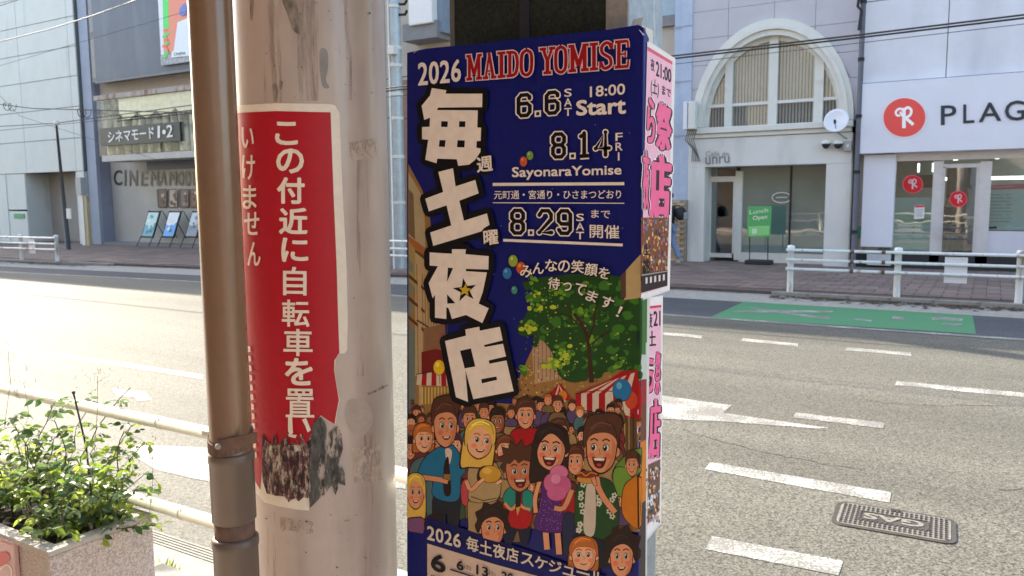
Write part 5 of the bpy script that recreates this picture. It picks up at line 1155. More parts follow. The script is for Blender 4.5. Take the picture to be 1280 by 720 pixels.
# people
SK = {'a': srgb(226, 156, 116), 'b': srgb(216, 146, 104), 'c': srgb(160, 100, 70), 'd': srgb(236, 176, 136), 'e': srgb(198, 124, 84)}
HB, HD, HR, HY = srgb(84, 50, 34), srgb(44, 28, 26), srgb(186, 106, 46), srgb(228, 184, 78)
def head(cx, cy, w, h, sk='a', hair=HB, style='short', look=0., tilt=0., mouth='smile', big=False):
    w *= .93; h *= .94; c, s_ = math.cos(tilt), math.sin(tilt)
    def T(pts): return [(cx+w*(a*c-b*s_*h/w), cy+h*(b*c+a*s_*w/h)) for a, b in pts]
    def E(a, b, rx, ry, col, n=14): q = T([(a, b)])[0]; pr.ell(q[0], q[1], rx*w, ry*h, col, rot=tilt, n=n)
    skc = SK[sk]; dk = tuple(v*.55 for v in skc); bl = (min(1, skc[0]*1.05), skc[1]*.55, skc[2]*.6)
    if style in ('long', 'bob'):
        k = 1.0 if style == 'long' else .62
        pr.smo(T([(-.62, -.35), (-.3, -.72), (.25, -.72), (.6, -.35), (.66, .2), (.62, k), (.3, k*.95), (-.32, k*.98), (-.68, k), (-.7, .2)]), OUT); pr.smo(T([(-.58, -.33), (-.28, -.67), (.24, -.67), (.56, -.33), (.61, .2), (.56, k-.06), (.3, k*.9), (-.32, k*.93), (-.62, k-.06), (-.65, .2)]), hair)
    if look > -.5: E(-.52, .05, .12, .14, OUT); E(-.52, .05, .10, .12, skc)
    if look < .5: E(.52, .05, .12, .14, OUT); E(.52, .05, .10, .12, skc)
    pr.smo(T([(-.5, -.4), (0, -.58), (.5, -.4), (.52, .05), (.40, .42), (.12, .62), (-.12, .62), (-.40, .42), (-.52, .05)]), OUT)
    pr.smo(T([(-.46, -.4), (0, -.54), (.46, -.4), (.48, .05), (.37, .40), (.10, .575), (-.10, .575), (-.37, .40), (-.48, .05)]), skc)
    lx = look*.12
    E(-.27+lx, .17, .12, .08, bl, 10); E(.29+lx, .17, .12, .08, bl, 10)
    for a in (-.20, .20):
        if w > 11:
            E(a+lx, -.05, .112, .105, OUT, 12); E(a+lx, -.042, .10, .09, srgb(236, 226, 212), 12); E(a+lx+look*.04, -.04, .072, .08, HD, 10)
            if w > 22: E(a+lx+look*.04-.02, -.07, .022, .026, srgb(240, 235, 225), 6)
        else: E(a+lx, -.04, .07, .07, HD, 8)
        pr.line(T([(a+lx-.13, -.22), (a+lx, -.27), (a+lx+.13, -.22)]), w*.055, hair if hair != HY else HR)
    pr.line(T([(lx*1.4, -.02), (lx*1.4+.05, .13), (lx*1.4-.03, .15)]), w*.028, dk)
    if mouth == 'smile':
        pr.smo(T([(-.19+lx, .27), (lx, .31), (.19+lx, .26), (.1+lx, .37), (-.1+lx, .38)]), srgb(90, 26, 26), 3); pr.poly(T([(-.13+lx, .295), (.13+lx, .29), (.09+lx, .33), (-.09+lx, .335)]), srgb(226, 206, 186))
    elif mouth == 'open':
        pr.smo(T([(-.24+lx, .2), (lx, .24), (.24+lx, .2), (.14+lx, .46), (-.12+lx, .46)]), srgb(80, 20, 22), 3); pr.poly(T([(-.19+lx, .23), (.19+lx, .23), (.15+lx, .29), (-.15+lx, .29)]), srgb(236, 226, 210)); E(lx, .40, .08, .04, srgb(190, 70, 64), 8)
    elif mouth == 'line': pr.line(T([(-.14+lx, .3), (lx, .34), (.14+lx, .3)]), w*.04, srgb(110, 40, 36))
    H = {'short': [(-.56, -.02), (-.6, -.4), (-.42, -.72), (0, -.84), (.42, -.74), (.6, -.42), (.55, -.04), (.46, -.2), (.36, -.36), (0, -.38), (-.34, -.34), (-.46, -.18)],
         'quiff': [(-.58, .0), (-.62, -.42), (-.5, -.78), (-.1, -.9), (.38, -.92), (.66, -.72), (.56, -.4), (.54, -.05), (.46, -.28), (.2, -.42), (-.2, -.40), (-.44, -.28)],
         'long': [(-.58, .1), (-.6, -.4), (-.36, -.72), (.1, -.78), (.5, -.6), (.6, -.1), (.52, .1), (.42, -.2), (.1, -.46), (-.15, -.46), (-.42, -.15), (-.5, .2)],
         'bob': [(-.58, .0), (-.6, -.4), (-.36, -.70), (.1, -.76), (.5, -.58), (.6, -.1), (.54, .05), (.45, -.22), (.15, -.34), (-.3, -.32), (-.48, -.1)],
         'spiky': [(-.56, .0), (-.72, -.2), (-.6, -.32), (-.8, -.5), (-.56, -.56), (-.62, -.82), (-.36, -.74), (-.26, -1.0), (-.04, -.82), (.16, -1.02), (.28, -.78), (.54, -.86), (.54, -.6), (.78, -.5), (.6, -.32), (.68, -.1), (.5, -.05), (.44, -.32), (.2, -.38), (.0, -.28), (-.14, -.42), (-.34, -.28), (-.46, -.3)],
         'curly': [(-.62, .15), (-.76, -.1), (-.66, -.3), (-.74, -.55), (-.48, -.68), (-.36, -.9), (-.05, -.82), (.25, -.94), (.46, -.7), (.72, -.62), (.66, -.32), (.76, -.1), (.58, .1), (.46, -.22), (.15, -.4), (-.2, -.36), (-.44, -.2)]}[style]
    if style == 'spiky': pr.poly(T([(a*1.05, b*1.05) for a, b in H]), OUT); pr.poly(T(H), hair)
    else: pr.smo(T([(a*1.05, b*1.04) for a, b in H]), OUT, 3); pr.smo(T(H), hair, 3); 
    if w > 16 and style != 'spiky': pr.line(smooth(T([(-.4, -.5), (-.1, -.68), (.3, -.62)]), 3, False), w*.05, tuple(min(1, v*2.0) for v in hair)); pr.line(smooth(T([(-.45, -.36), (-.25, -.56), (.05, -.6)]), 3, False), w*.035, tuple(v*1.5 for v in hair)); pr.line(smooth(T([(.1, -.72), (.38, -.6), (.5, -.3)]), 3, False), w*.04, tuple(v*.5 for v in hair)); pr.smo(T([(.32, -.3), (.47, -.1), (.44, .15), (.36, .4), (.14, .56), (.28, .3), (.36, .05)]), tuple(v*q for v, q in zip(skc, (.80, .70, .64))))
def shape(pts, col, k=3): pr.smo(pts, OUT, k) if False else None; cxx = sum(p[0] for p in pts)/len(pts); cyy = sum(p[1] for p in pts)/len(pts); pr.smo([(cxx+(x-cxx)*1.0+(.8 if x > cxx else -.8), cyy+(y-cyy)*1.0+(.8 if y > cyy else -.8)) for x, y in pts], OUT, k); pr.smo(pts, col, k)
def limb(pts, w, col):
    q = smooth(pts, 3, False); pr.line(q, w+1.3, OUT); pr.line(q, w, col)
# background row
for x, y in rows_:
    w = rg.uniform(8, 11) if y < 540 else rg.uniform(12, 16); shape([(x-w*.85, y+w*2.4), (x-w*.7, y+w*.9), (x, y+w*.6), (x+w*.7, y+w*.9), (x+w*.85, y+w*2.4)], srgb(*rg.choice([(120, 96, 60), (70, 110, 116), (130, 50, 50), (90, 70, 110), (60, 84, 60), (170, 140, 90)]))); head(x, y, w, w*1.25, rg.choice('abcde'), rg.choice([HB, HD, HR, HB]), rg.choice(['short', 'bob', 'curly', 'short']), rg.uniform(-.4, .4), mouth=rg.choice(['smile', 'line']))
for a in ((553, 518, 16, 20, 'a', HB, 'short'), (588, 524, 18, 24, 'b', HB, 'short'), (606, 515, 12, 16, 'b', HB, 'short'), (623, 527, 19, 25, 'c', HD, 'short'), (658, 520, 21, 27, 'a', HB, 'short'), (640, 516, 9, 12, 'b', HB, 'short'), (698, 506, 13, 16, 'b', HB, 'short'), (700, 540, 24, 24, 'a', HB, 'short'), (531, 549, 22, 27, 'd', HR, 'bob'), (571, 557, 14, 20, 'd', srgb(86, 40, 60), 'short'), (514, 562, 14, 22, 'b', HD, 'short'), (686, 500, 9, 11, 'a', HR, 'short'), (740, 535, 10, 13, 'a', HB, 'short')):
    x, y, w, h, s_, hr, sty = a; shape([(x-w*.8, y+h*1.3), (x-w*.6, y+h*.7), (x, y+h*.55), (x+w*.6, y+h*.7), (x+w*.8, y+h*1.3)], srgb(*rg.choice([(120, 96, 60), (70, 110, 116), (110, 50, 50), (90, 70, 110)]))); head(x, y, w*.93, h*.96, s_, hr, sty, rg.uniform(-.4, .4), mouth='smile')
shape([(636, 560), (640, 541), (650, 535), (668, 535), (680, 542), (684, 575), (640, 580)], srgb(170, 18, 26)); head(658, 519, 22, 29, 'a', HB, 'short', mouth='smile')
shape([(513, 600), (516, 580), (526, 572), (536, 575), (542, 610), (540, 650), (516, 650)], srgb(80, 108, 110)); head(531, 549, 23, 29, 'd', HR, 'bob', .4)
shape([(616, 592), (622, 574), (640, 572), (650, 600)], srgb(120, 120, 90)); head(633, 562, 22, 26, 'd', srgb(112, 60, 32), 'bob', .3, mouth='line')
head(673, 562, 13, 20, 'd', HB, 'bob', .6, mouth='line'); head(720, 577, 20, 28, 'a', srgb(90, 50, 30), 'short', -.3, mouth='line')
shape([(795, 600), (800, 560), (772, 580), (768, 600)], srgb(98, 136, 50)); shape([(768, 590), (775, 583), (790, 590), (786, 620), (770, 615)], srgb(110, 150, 56))
shape([(790, 655), (779, 640), (780, 612), (788, 600), (800, 598), (800, 655)], srgb(206, 120, 26)); head(791, 581, 15, 24, 'b', HB, 'short', -.2)
# man in the blue shirt
shape([(545, 612), (543, 660), (548, 664), (557, 664), (559, 635), (562, 664), (572, 662), (575, 612)], srgb(30, 34, 44)); shape([(552, 558), (565, 556), (575, 566), (583, 588), (577, 596), (575, 622), (560, 626), (542, 618), (543, 600), (530, 602), (524, 590), (534, 570)], srgb(28, 112, 150))
pr.smo([(558, 560), (566, 563), (564, 578), (560, 578)], srgb(214, 190, 170)); limb([(530, 596), (545, 598), (558, 600)], 6, SK['b']); pr.smo([(556, 582), (561, 570), (563, 582), (565, 616), (556, 616)], srgb(40, 18, 16)); pr.poly([(556, 592), (564, 592), (564, 600), (556, 600)], srgb(150, 110, 50)); limb([(553, 600), (561, 602)], 5, SK['b'])
head(558, 533, 30, 45, 'b', HB, 'quiff', .4)
shape([(578, 606), (584, 598), (590, 606), (588, 630), (579, 628)], srgb(190, 70, 76))
# woman with the bun
shape([(589, 620), (587, 655), (590, 664), (620, 664), (622, 625)], srgb(170, 142, 96)); shape([(586, 590), (592, 578), (606, 572), (622, 580), (627, 600), (622, 624), (590, 626), (587, 610)], srgb(176, 150, 104)); pr.line([(590, 620), (605, 625), (622, 622)], 1.3, srgb(90, 60, 40)); head(601, 551, 34, 38, 'd', HY, 'long', .5, .12)
limb([(584, 600), (590, 612), (602, 600)], 5, SK['a']); pr.smo([(598, 600), (600, 585), (612, 582), (614, 598)], srgb(60, 30, 24)); pr.ell(614, 592, 14.2, 11.2, OUT, n=20); pr.ell(614, 592, 13.5, 10.5, srgb(208, 156, 52), n=20); pr.ell(610, 588, 6, 4, srgb(226, 182, 84), n=12); limb([(600, 603), (606, 598)], 4, SK['d']); limb([(622, 604), (628, 600)], 4, SK['d'])
# child
shape([(632, 655), (634, 678), (642, 678), (648, 662), (652, 678), (660, 678), (662, 652)], srgb(26, 30, 56)); shape([(630, 628), (636, 612), (652, 608), (666, 620), (664, 655), (648, 660), (634, 652)], srgb(178, 22, 30)); shape([(630, 625), (634, 613), (644, 608), (645, 628), (638, 634)], srgb(30, 134, 120)); shape([(656, 612), (668, 618), (664, 640), (655, 630)], srgb(30, 134, 120))
limb([(632, 628), (640, 636), (647, 630)], 4, SK['b']); limb([(664, 636), (656, 634), (651, 630)], 4, SK['b']); pr.poly([(647, 612), (653, 612), (652, 632), (648, 642), (645, 636)], srgb(40, 26, 30)); pr.poly([(646, 634), (652, 632), (648, 644)], srgb(210, 160, 60))
head(650, 590, 34, 42, 'e', HB, 'spiky', .2, -.05, mouth='open')
# woman with candy floss
limb([(683, 662), (685, 686)], 7, SK['a']); limb([(698, 664), (700, 692)], 7, SK['a'])
shape([(680, 598), (688, 590), (700, 592), (704, 620), (706, 650), (708, 664), (670, 660), (676, 630)], srgb(84, 36, 112))
for k in range(70): pr.ell(rg.uniform(674, 704), rg.uniform(622, 662), .5, .5, srgb(170, 130, 190), n=5)
shape([(702, 612), (722, 618), (722, 645), (706, 640)], srgb(160, 26, 30)); shape([(706, 642), (722, 645), (720, 664), (714, 690), (706, 690)], srgb(34, 44, 74))
limb([(676, 600), (670, 622), (671, 640)], 5, SK['a']); head(690, 562, 38, 44, 'a', HD, 'long', -.3, .08, mouth='open')
for (x, y, rx, ry) in ((700, 590, 11, 9), (692, 603, 11, 12), (704, 606, 11, 12), (697, 616, 12, 9)): pr.ell(x, y, rx+.8, ry+.8, srgb(140, 50, 84), n=18)
for (x, y, rx, ry, c) in ((700, 590, 11, 9, (214, 118, 158)), (692, 603, 11, 12, (204, 104, 146)), (704, 606, 11, 12, (196, 92, 138)), (697, 616, 12, 9, (206, 100, 146)), (696, 598, 6, 6, (226, 138, 174))): pr.ell(x, y, rx, ry, srgb(*c), n=18)
limb([(716, 612), (706, 634), (694, 634)], 6, SK['b'])
# man in the leafy shirt
shape([(722, 662), (724, 700), (766, 706), (764, 668)], srgb(22, 34, 44)); shape([(722, 610), (732, 598), (750, 596), (768, 606), (775, 640), (766, 672), (745, 670), (722, 662), (720, 636)], srgb(32, 74, 34)); pr.smo([(735, 604), (744, 602), (746, 640), (743, 668), (731, 664), (732, 630)], srgb(206, 190, 172))
for k in range(16):
    x = rg.choice([rg.uniform(722, 731), rg.uniform(749, 770)]); y = rg.uniform(604, 664)
    for j in range(5): pr.ell(x+2.4*math.cos(j*1.256), y+2.4*math.sin(j*1.256), 1.5, 1.5, srgb(206, 206, 184), n=6)
limb([(770, 640), (756, 622), (748, 606)], 7, SK['b']); head(753, 561, 40, 52, 'b', HB, 'quiff', -.5, .05, mouth='open')
pr.ell(735, 596, 15, 8, OUT, n=16); pr.ell(735, 598, 13, 5.5, srgb(206, 146, 66), n=16); pr.ell(735, 592.5, 14, 4.5, srgb(132, 46, 28), n=16); pr.line(smooth([(722, 592), (728, 590), (733, 594), (740, 590), (747, 592)], 3, False), 1.2, srgb(214, 150, 50)); limb([(746, 606), (742, 596)], 5, SK['b']); limb([(750, 606), (748, 595)], 4, SK['b'])
# front row heads
shape([(512, 662), (513, 636), (524, 630), (534, 640), (534, 668)], srgb(128, 82, 120)); head(521, 616, 22, 34, 'a', HY, 'long', .1); pr.ell(544, 655, 13, 14, HD, n=16)
# navy band and schedule box, in front of the crowd
pr.poly([(511, 663), (530, 666), (536, 645), (700, 700), (757, 722), (765, 790), (511, 790)], NAVY2)
pr.poly([(511, 663), (536, 668), (600, 690), (700, 712), (760, 724), (798, 735), (798, 980), (511, 980)], NAVY)
head(617, 660, 30, 38, 'b', HD, 'curly', .3, mouth=''); pr.poly([(596, 669), (640, 681), (640, 700), (596, 690)], NAVY2)
head(731, 694, 32, 34, 'd', HR, 'bob', -.1, mouth='line'); pr.poly([(710, 706), (756, 718), (756, 740), (710, 730)], NAVY2); head(778, 696, 30, 44, 'a', HD, 'curly', .0)
pr.poly([(534, 676), (620, 702), (700, 724), (780, 748), (780, 960), (534, 960)], srgb(24, 26, 60)); pr.poly([(535.5, 678.5), (620, 704.5), (700, 726.5), (779, 750.5), (779, 960), (535.5, 960)], srgb(214, 190, 172))
pr.build('crowd_illustration', m_po, po)
# ---- lettering
pr = Print(onposter, h0=pr.h+1e-5, step=4e-6)
BK = srgb(10, 9, 14)
def ZP(ox, oy, s_, pts): return [(ox+x/s_, oy+y/s_) for x, y in pts]
K1 = ZP(505, 90, 5.5375, [(203,113),(303,128),(297,152),(552,152),(550,245),(245,248),(238,265),(520,267),(517,385),(543,387),(540,478),(513,480),(510,525),(540,530),(538,555),(500,610),(460,642),(385,650),(375,605),(240,600),(235,632),(157,608),(178,470),(135,466),(135,382),(187,380),(190,318),(150,333),(132,235),(190,165)])
K2 = ZP(505, 200, 6, [(268,90),(378,62),(397,198),(545,150),(570,250),(425,305),(460,455),(632,400),(652,485),(610,510),(590,535),(230,643),(207,543),(365,490),(330,340),(197,385),(170,290),(305,240)])
K3 = ZP(505, 310, 6, [(370,8),(475,8),(470,45),(645,60),(643,160),(475,155),(475,172),(632,182),(600,330),(570,415),(645,450),(598,560),(475,500),(370,530),(345,450),(328,440),(328,530),(243,520),(243,350),(225,375),(195,262),(265,135),(203,130),(203,32),(370,42)])
K4 = ZP(505, 400, 6, [(470,68),(575,48),(578,78),(728,48),(750,150),(610,185),(615,200),(752,175),(775,270),(645,300),(650,325),(778,300),(832,530),(530,590),(470,370),(490,610),(400,575),(318,155),(475,115)])
for K in (K1, K2, K3, K4): pr.fat(K, 7, BK)
for K in (K1, K2, K3, K4): pr.poly(K, BK)
for q in ([(268,342),(313,342),(313,382),(268,382)],): pass
pr.ell(607, 205, 12, 14, BK); pr.ell(615, 296, 12, 14, BK)
for K in (K1, K2, K3, K4): pr.poly(K, Wt)
for q in ([(268,342),(313,343),(311,382),(266,381)], [(392,342),(435,343),(433,382),(390,382)], [(256,472),(298,473),(293,520),(251,518)], [(381,473),(431,475),(428,523),(376,521)]): pr.poly(ZP(505, 90, 5.5375, q), BK)
for q in ([(340,145),(378,150),(350,215),(333,250)], [(333,345),(395,412),(335,415)]): pr.poly(ZP(505, 310, 6, q), BK)
for q in ([(430,228),(512,210),(545,345),(465,360)], [(590,440),(703,420),(708,445),(594,472)]): pr.poly(ZP(505, 400, 6, q), BK)
def star(cx, cy, R1, R2, rot, col): pr.poly([(cx+(R1 if i % 2 == 0 else R2)*math.sin(rot+i*math.pi/5), cy-(R1 if i % 2 == 0 else R2)*math.cos(rot+i*math.pi/5)) for i in range(10)], col)
star(583, 362.5, 15.5, 6, -.15, BK); star(583, 362.5, 8.6, 3.6, .1, srgb(214, 178, 46))
pr.text('週', ((597, 197), (617, 194), (618, 213.5), (598, 216)), Wt, .03); pr.text('曜', ((605.5, 288), (624, 286.5), (625, 305), (606.5, 307)), Wt, .03)
# title
for k, (ch, x0) in enumerate(zip('2026', (524.5, 538, 551.5, 565.5))):
    y0 = 79-(x0-524)*.10; pr.text(ch, ((x0, y0), (x0+12.4, y0-1), (x0+12.4, y0+27.5), (x0, y0+28.5)), Wt, .03)
SF = {'M': ([(.2,0,.2,1,.19),(.8,0,.8,1,.19),(.2,.95,.5,.2,.19),(.8,.95,.5,.2,.19)], [(0,.05,.38,.05),(.62,.05,1,.05),(0,.95,.3,.95),(.7,.95,1,.95)]),
      'A': ([(.5,1,.2,0,.15),(.46,1,.78,0,.22),(.3,.3,.7,.3,.1)], [(0,.05,.4,.05),(.6,.05,1,.05)]),
      'I': ([(.5,0,.5,1,.42)], [(.05,.05,.95,.05),(.05,.95,.95,.95)]),
      'D': ([(.28,0,.28,1,.24)], [(.02,.05,.5,.05),(.02,.95,.5,.95)]),
      'O': ([], []), 'Y': ([(.5,0,.5,.5,.24),(.5,.48,.2,1,.2),(.5,.48,.82,1,.16)], [(.25,.05,.75,.05),(0,.95,.42,.95),(.6,.95,1,.95)]),
      'S': ([], [(.1,.08,.1,.3),(.9,.72,.9,.94)]), 'E': ([(.28,0,.28,1,.24),(.4,.5,.72,.5,.12)], [(.02,.05,.9,.05),(.02,.95,.88,.95)])}
def slab(ch, q, col, ex):
    (ax, ay), (bx, by), (cx_, cy_), (dx, dy) = q; H = ((dy-ay)+(cy_-by))/2; Wd = ((bx-ax)+(cx_-dx))/2
    def T(u, v): t = 1-v; return ((ax*(1-u)+bx*u)*(1-t)+(dx*(1-u)+cx_*u)*t, (ay*(1-u)+by*u)*(1-t)+(dy*(1-u)+cy_*u)*t)
    st_, se = SF[ch]
    for a, b, c, d, w in st_: pr.line([T(a, b), T(c, d)], w*Wd+2*ex, col)
    for a, b, c, d in se:
        if ch == 'S': pr.line([T(a, b), T(c, d)], .16*Wd+2*ex, col); continue
        p, q_ = T(a, b), T(c, d); pr.line([(p[0]-ex, p[1]), (q_[0]+ex, q_[1])], .11*H+2*ex, col)
    def arc(pts, w): pr.line(smooth([T(*p) for p in pts], 4, False), w*Wd+2*ex, col)
    if ch == 'O': arc([(.5, .97), (.2, .85), (.13, .5), (.2, .15), (.5, .03), (.8, .15), (.87, .5), (.8, .85), (.5, .97)], .23)
    if ch == 'D': arc([(.3, .95), (.7, .88), (.85, .5), (.7, .12), (.3, .05)], .23)
    if ch == 'S': arc([(.86, .74), (.72, .92), (.45, .95), (.2, .82), (.22, .62), (.5, .5), (.78, .38), (.82, .16), (.55, .05), (.3, .07), (.13, .28)], .22)
    if ch == 'E': arc([(.86, .95), (.88, .72)], .13); arc([(.88, .05), (.91, .3)], .13); arc([(.7, .38), (.7, .62)], .1)
tt = lambda x: 122-(x-305)*.0965; tb_ = lambda x: 253-(x-305)*.080
for col, ex in ((srgb(226, 196, 196), 1.3), (srgb(160, 12, 30), 0)):
    for ch, a, b in zip('MAIDOYOMISE', (308, 394, 467, 514, 582, 685, 760, 835, 943, 992, 1072), (390, 464, 513, 582, 654, 768, 832, 940, 990, 1066, 1150)):
        q = [(510+x/4.129, 40+y/4.129) for x, y in ((a, tt(a)), (b, tt(b)), (b, tb_(b)), (a, tb_(a)))]; slab(ch, q, col, ex)
def college(ch, q, t=2.6):
    pr.text(ch, grow(q, 1.1), Wt, .05); pr.text(ch, grow(q, -.3), BK, .03); pr.text(ch, grow(q, -1.2), Wt, -.005)
def dig(chs, y0, y1, sl):     # hollow block numerals
    for ch, x0, x1 in chs:
        a = y0-(x0-645)*sl; b = y0-(x1-645)*sl; h = y1-y0; col_q = ((x0, a), (x1, b), (x1, b+h), (x0, a+h))
        if ch == '.': pr.poly([(x0, a+h-8), (x1, b+h-8), (x1, b+h), (x0, a+h)], Wt); pr.poly([(x0+2, a+h-6), (x1-2, b+h-6), (x1-2, b+h-2), (x0+2, a+h-2)], BK); continue
        BD = {'6': [(.9, .82), (.9, .9), (.72, 1), (.28, 1), (.08, .85), (.08, .15), (.28, 0), (.72, 0), (.92, .15), (.92, .45), (.72, .58), (.1, .58)], '8': [(.28, .52), (.08, .66), (.08, .86), (.28, 1), (.72, 1), (.92, .86), (.92, .66), (.72, .52), (.28, .52), (.08, .38), (.08, .14), (.28, 0), (.72, 0), (.92, .14), (.92, .38), (.72, .52)],
              '1': [(.1, .86), (.5, 1), (.5, 0)], '4': [(.75, 0), (.75, 1), (.08, .3), (1.0, .3)], '2': [(.08, .8), (.28, 1), (.72, 1), (.92, .84), (.92, .62), (.08, .03), (.95, .03)], '9': [(.1, .16), (.28, 0), (.72, 0), (.92, .15), (.92, .85), (.72, 1), (.28, 1), (.08, .85), (.08, .55), (.28, .42), (.9, .42)]}[ch]
        def T(u, v): u = .12+.76*u; v = .1+.8*v; t = 1-v; return (x0+(x1-x0)*u, (a*(1-u)+b*u)+h*t)
        P = [T(*p) for p in BD]
        for w, c in ((8.4, Wt), (5.0, BK)): 
            pr.line(P, w, c)
            for p in P: pr.ell(p[0], p[1], w/2, w/2, c, n=8)
            if ch == '1' : pr.line([(x0+2, a+h-3.4), (x1-1, b+h-3.4)], w, c)
            if ch == '4' : pass
dig((('6', 646, 668), ('.', 670, 678), ('6', 681, 703)), 117, 149, .09)
for k, ch in enumerate('SAT'): pr.text(ch, ((707, 111.5+k*12), (716.5, 111+k*12), (716.5, 121+k*12), (707, 121.5+k*12)), Wt, .015)
pr.text('18:00', ((739, 108.5), (783, 104.5), (783, 118.5), (739, 122)), Wt, .02); pr.text('Start', ((722, 126), (784, 121), (784, 142.5), (722, 145)), Wt, .035)
dig((('8', 689, 711), ('.', 713.5, 721.5), ('1', 725, 739), ('4', 742, 766)), 166.5, 202, .04)
for k, ch in enumerate('FRI'): pr.text(ch, ((771 if k < 2 else 774, 166.5+k*12.2), (780 if k < 2 else 776, 166+k*12.2), (780 if k < 2 else 776, 176+k*12.2), (771 if k < 2 else 774, 176.5+k*12.2)), Wt, .015)
pr.text('SayonaraYomise', ((642, 209), (778.5, 206), (778.5, 222), (642, 225.5)), Wt, .02)
pr.line([(618, 230.6), (782, 229.6)], 3.8, Wt); pr.line([(618, 253.4), (782, 254)], 1, Wt); pr.line([(631, 300), (780, 306)], 3.4, Wt)
pr.text('元町通・宮通り・ひさまつどおり', ((619.5, 238), (778, 237), (778, 248.5), (619.5, 249)), Wt, .012)
dig((('8', 638, 660), ('.', 662, 669.5), ('2', 672, 695), ('9', 696, 719)), 259.5, 294.5, -.008)
for k, ch in enumerate('SAT'): pr.text(ch, ((722, 267+k*11.3), (732, 267+k*11.3), (732, 276.3+k*11.3), (722, 276.3+k*11.3)), Wt, .015)
pr.text('まで', ((741, 262), (764.5, 262.5), (764.5, 273), (741, 272)), Wt, .015); pr.text('開催', ((739, 280), (776, 281.5), (776, 298.5), (739, 297)), Wt, .015)
for ch, x, y, rt, s_ in (('み', 660, 339, .1, 15), ('ん', 675, 335, .02, 14), ('な', 691, 331.5, 0, 15), ('の', 707, 332.5, 0, 15), ('笑', 724, 333, .04, 16), ('顔', 741, 336.5, .1, 16), ('を', 757, 341, .18, 14), ('待', 694.5, 354, .12, 15), ('っ', 711, 358, .1, 11), ('て', 727, 361, .3, 14), ('ま', 742, 370, .38, 14), ('す', 761, 377.5, .4, 15), ('！', 776, 389, .45, 9)):
    c, s2 = math.cos(rt), math.sin(rt); hw = s_/2; hh = s_/2 if ch != '！' else 7; hw = hw if ch != '！' else 2
    for d, cc, bb in ((.7, srgb(16, 22, 26), .05), (0, Wt, .02)):
        pr.text(ch, tuple((x+d+(a*(hw+d))*c-(b*(hh+d))*s2, y+d+(a*(hw+d))*s2+(b*(hh+d))*c) for a, b in ((-1, -1), (1, -1), (1, 1), (-1, 1))), cc, bb)
def bl(x): return 655+(x-535)*.262
for s_, x0, x1 in (('2026', 535.5, 579), ('毎土夜店', 584.5, 651), ('スケジュール', 652.5, 757)):
    n = len(s_); w = (x1-x0)/n
    for k, ch in enumerate(s_):
        a = x0+k*w+.6; b = x0+(k+1)*w-.6; h = 17.5 if s_ != 'スケジュール' else 15; o_ = 0 if s_ != 'スケジュール' else 2
        if ch == 'ュ': o_ = 5; h = 11
        if ch == 'ー': o_ = 7; h = 2.6
        pr.text(ch, ((a, bl(a)+o_), (b, bl(b)+o_), (b, bl(b)+o_+h), (a, bl(a)+o_+h)), srgb(222, 208, 190), .025)
BL = srgb(16, 16, 34)
pr.text('6', ((541, 689), (559, 694), (559, 716), (541, 711)), BL, .03); pr.text('JUN', ((540, 716.5), (558.5, 721), (558.5, 729), (540, 724)), BL, .03)
pr.line([(565, 710), (640, 734), (770, 770)], 1.8, srgb(26, 32, 84))
for ch, x in (('6', 573), ('13', 597.5), ('20', 629), ('27', 660)):
    y = 698+(x-573)*.25; w = 9 if ch == '6' else 15; pr.text(ch, ((x, y), (x+w, y+w*.25), (x+w, y+w*.25+12), (x, y+12)), BL, .025)
    pr.text('(土)', ((x+w+1, y+w*.25+3), (x+w+9, y+w*.25+5.5), (x+w+9, y+w*.25+12), (x+w+1, y+w*.25+9.5)), BL, .0)
pr.line([(519, 66), (525, 60)], .5, srgb(190, 200, 230)) if False else pr.line([(520, 67), (526, 62)], .6, srgb(190, 200, 230)); pr.line([(801, 38), (804, 45)], .6, srgb(200, 205, 230))
pr.build('poster_lettering', m_po, po)

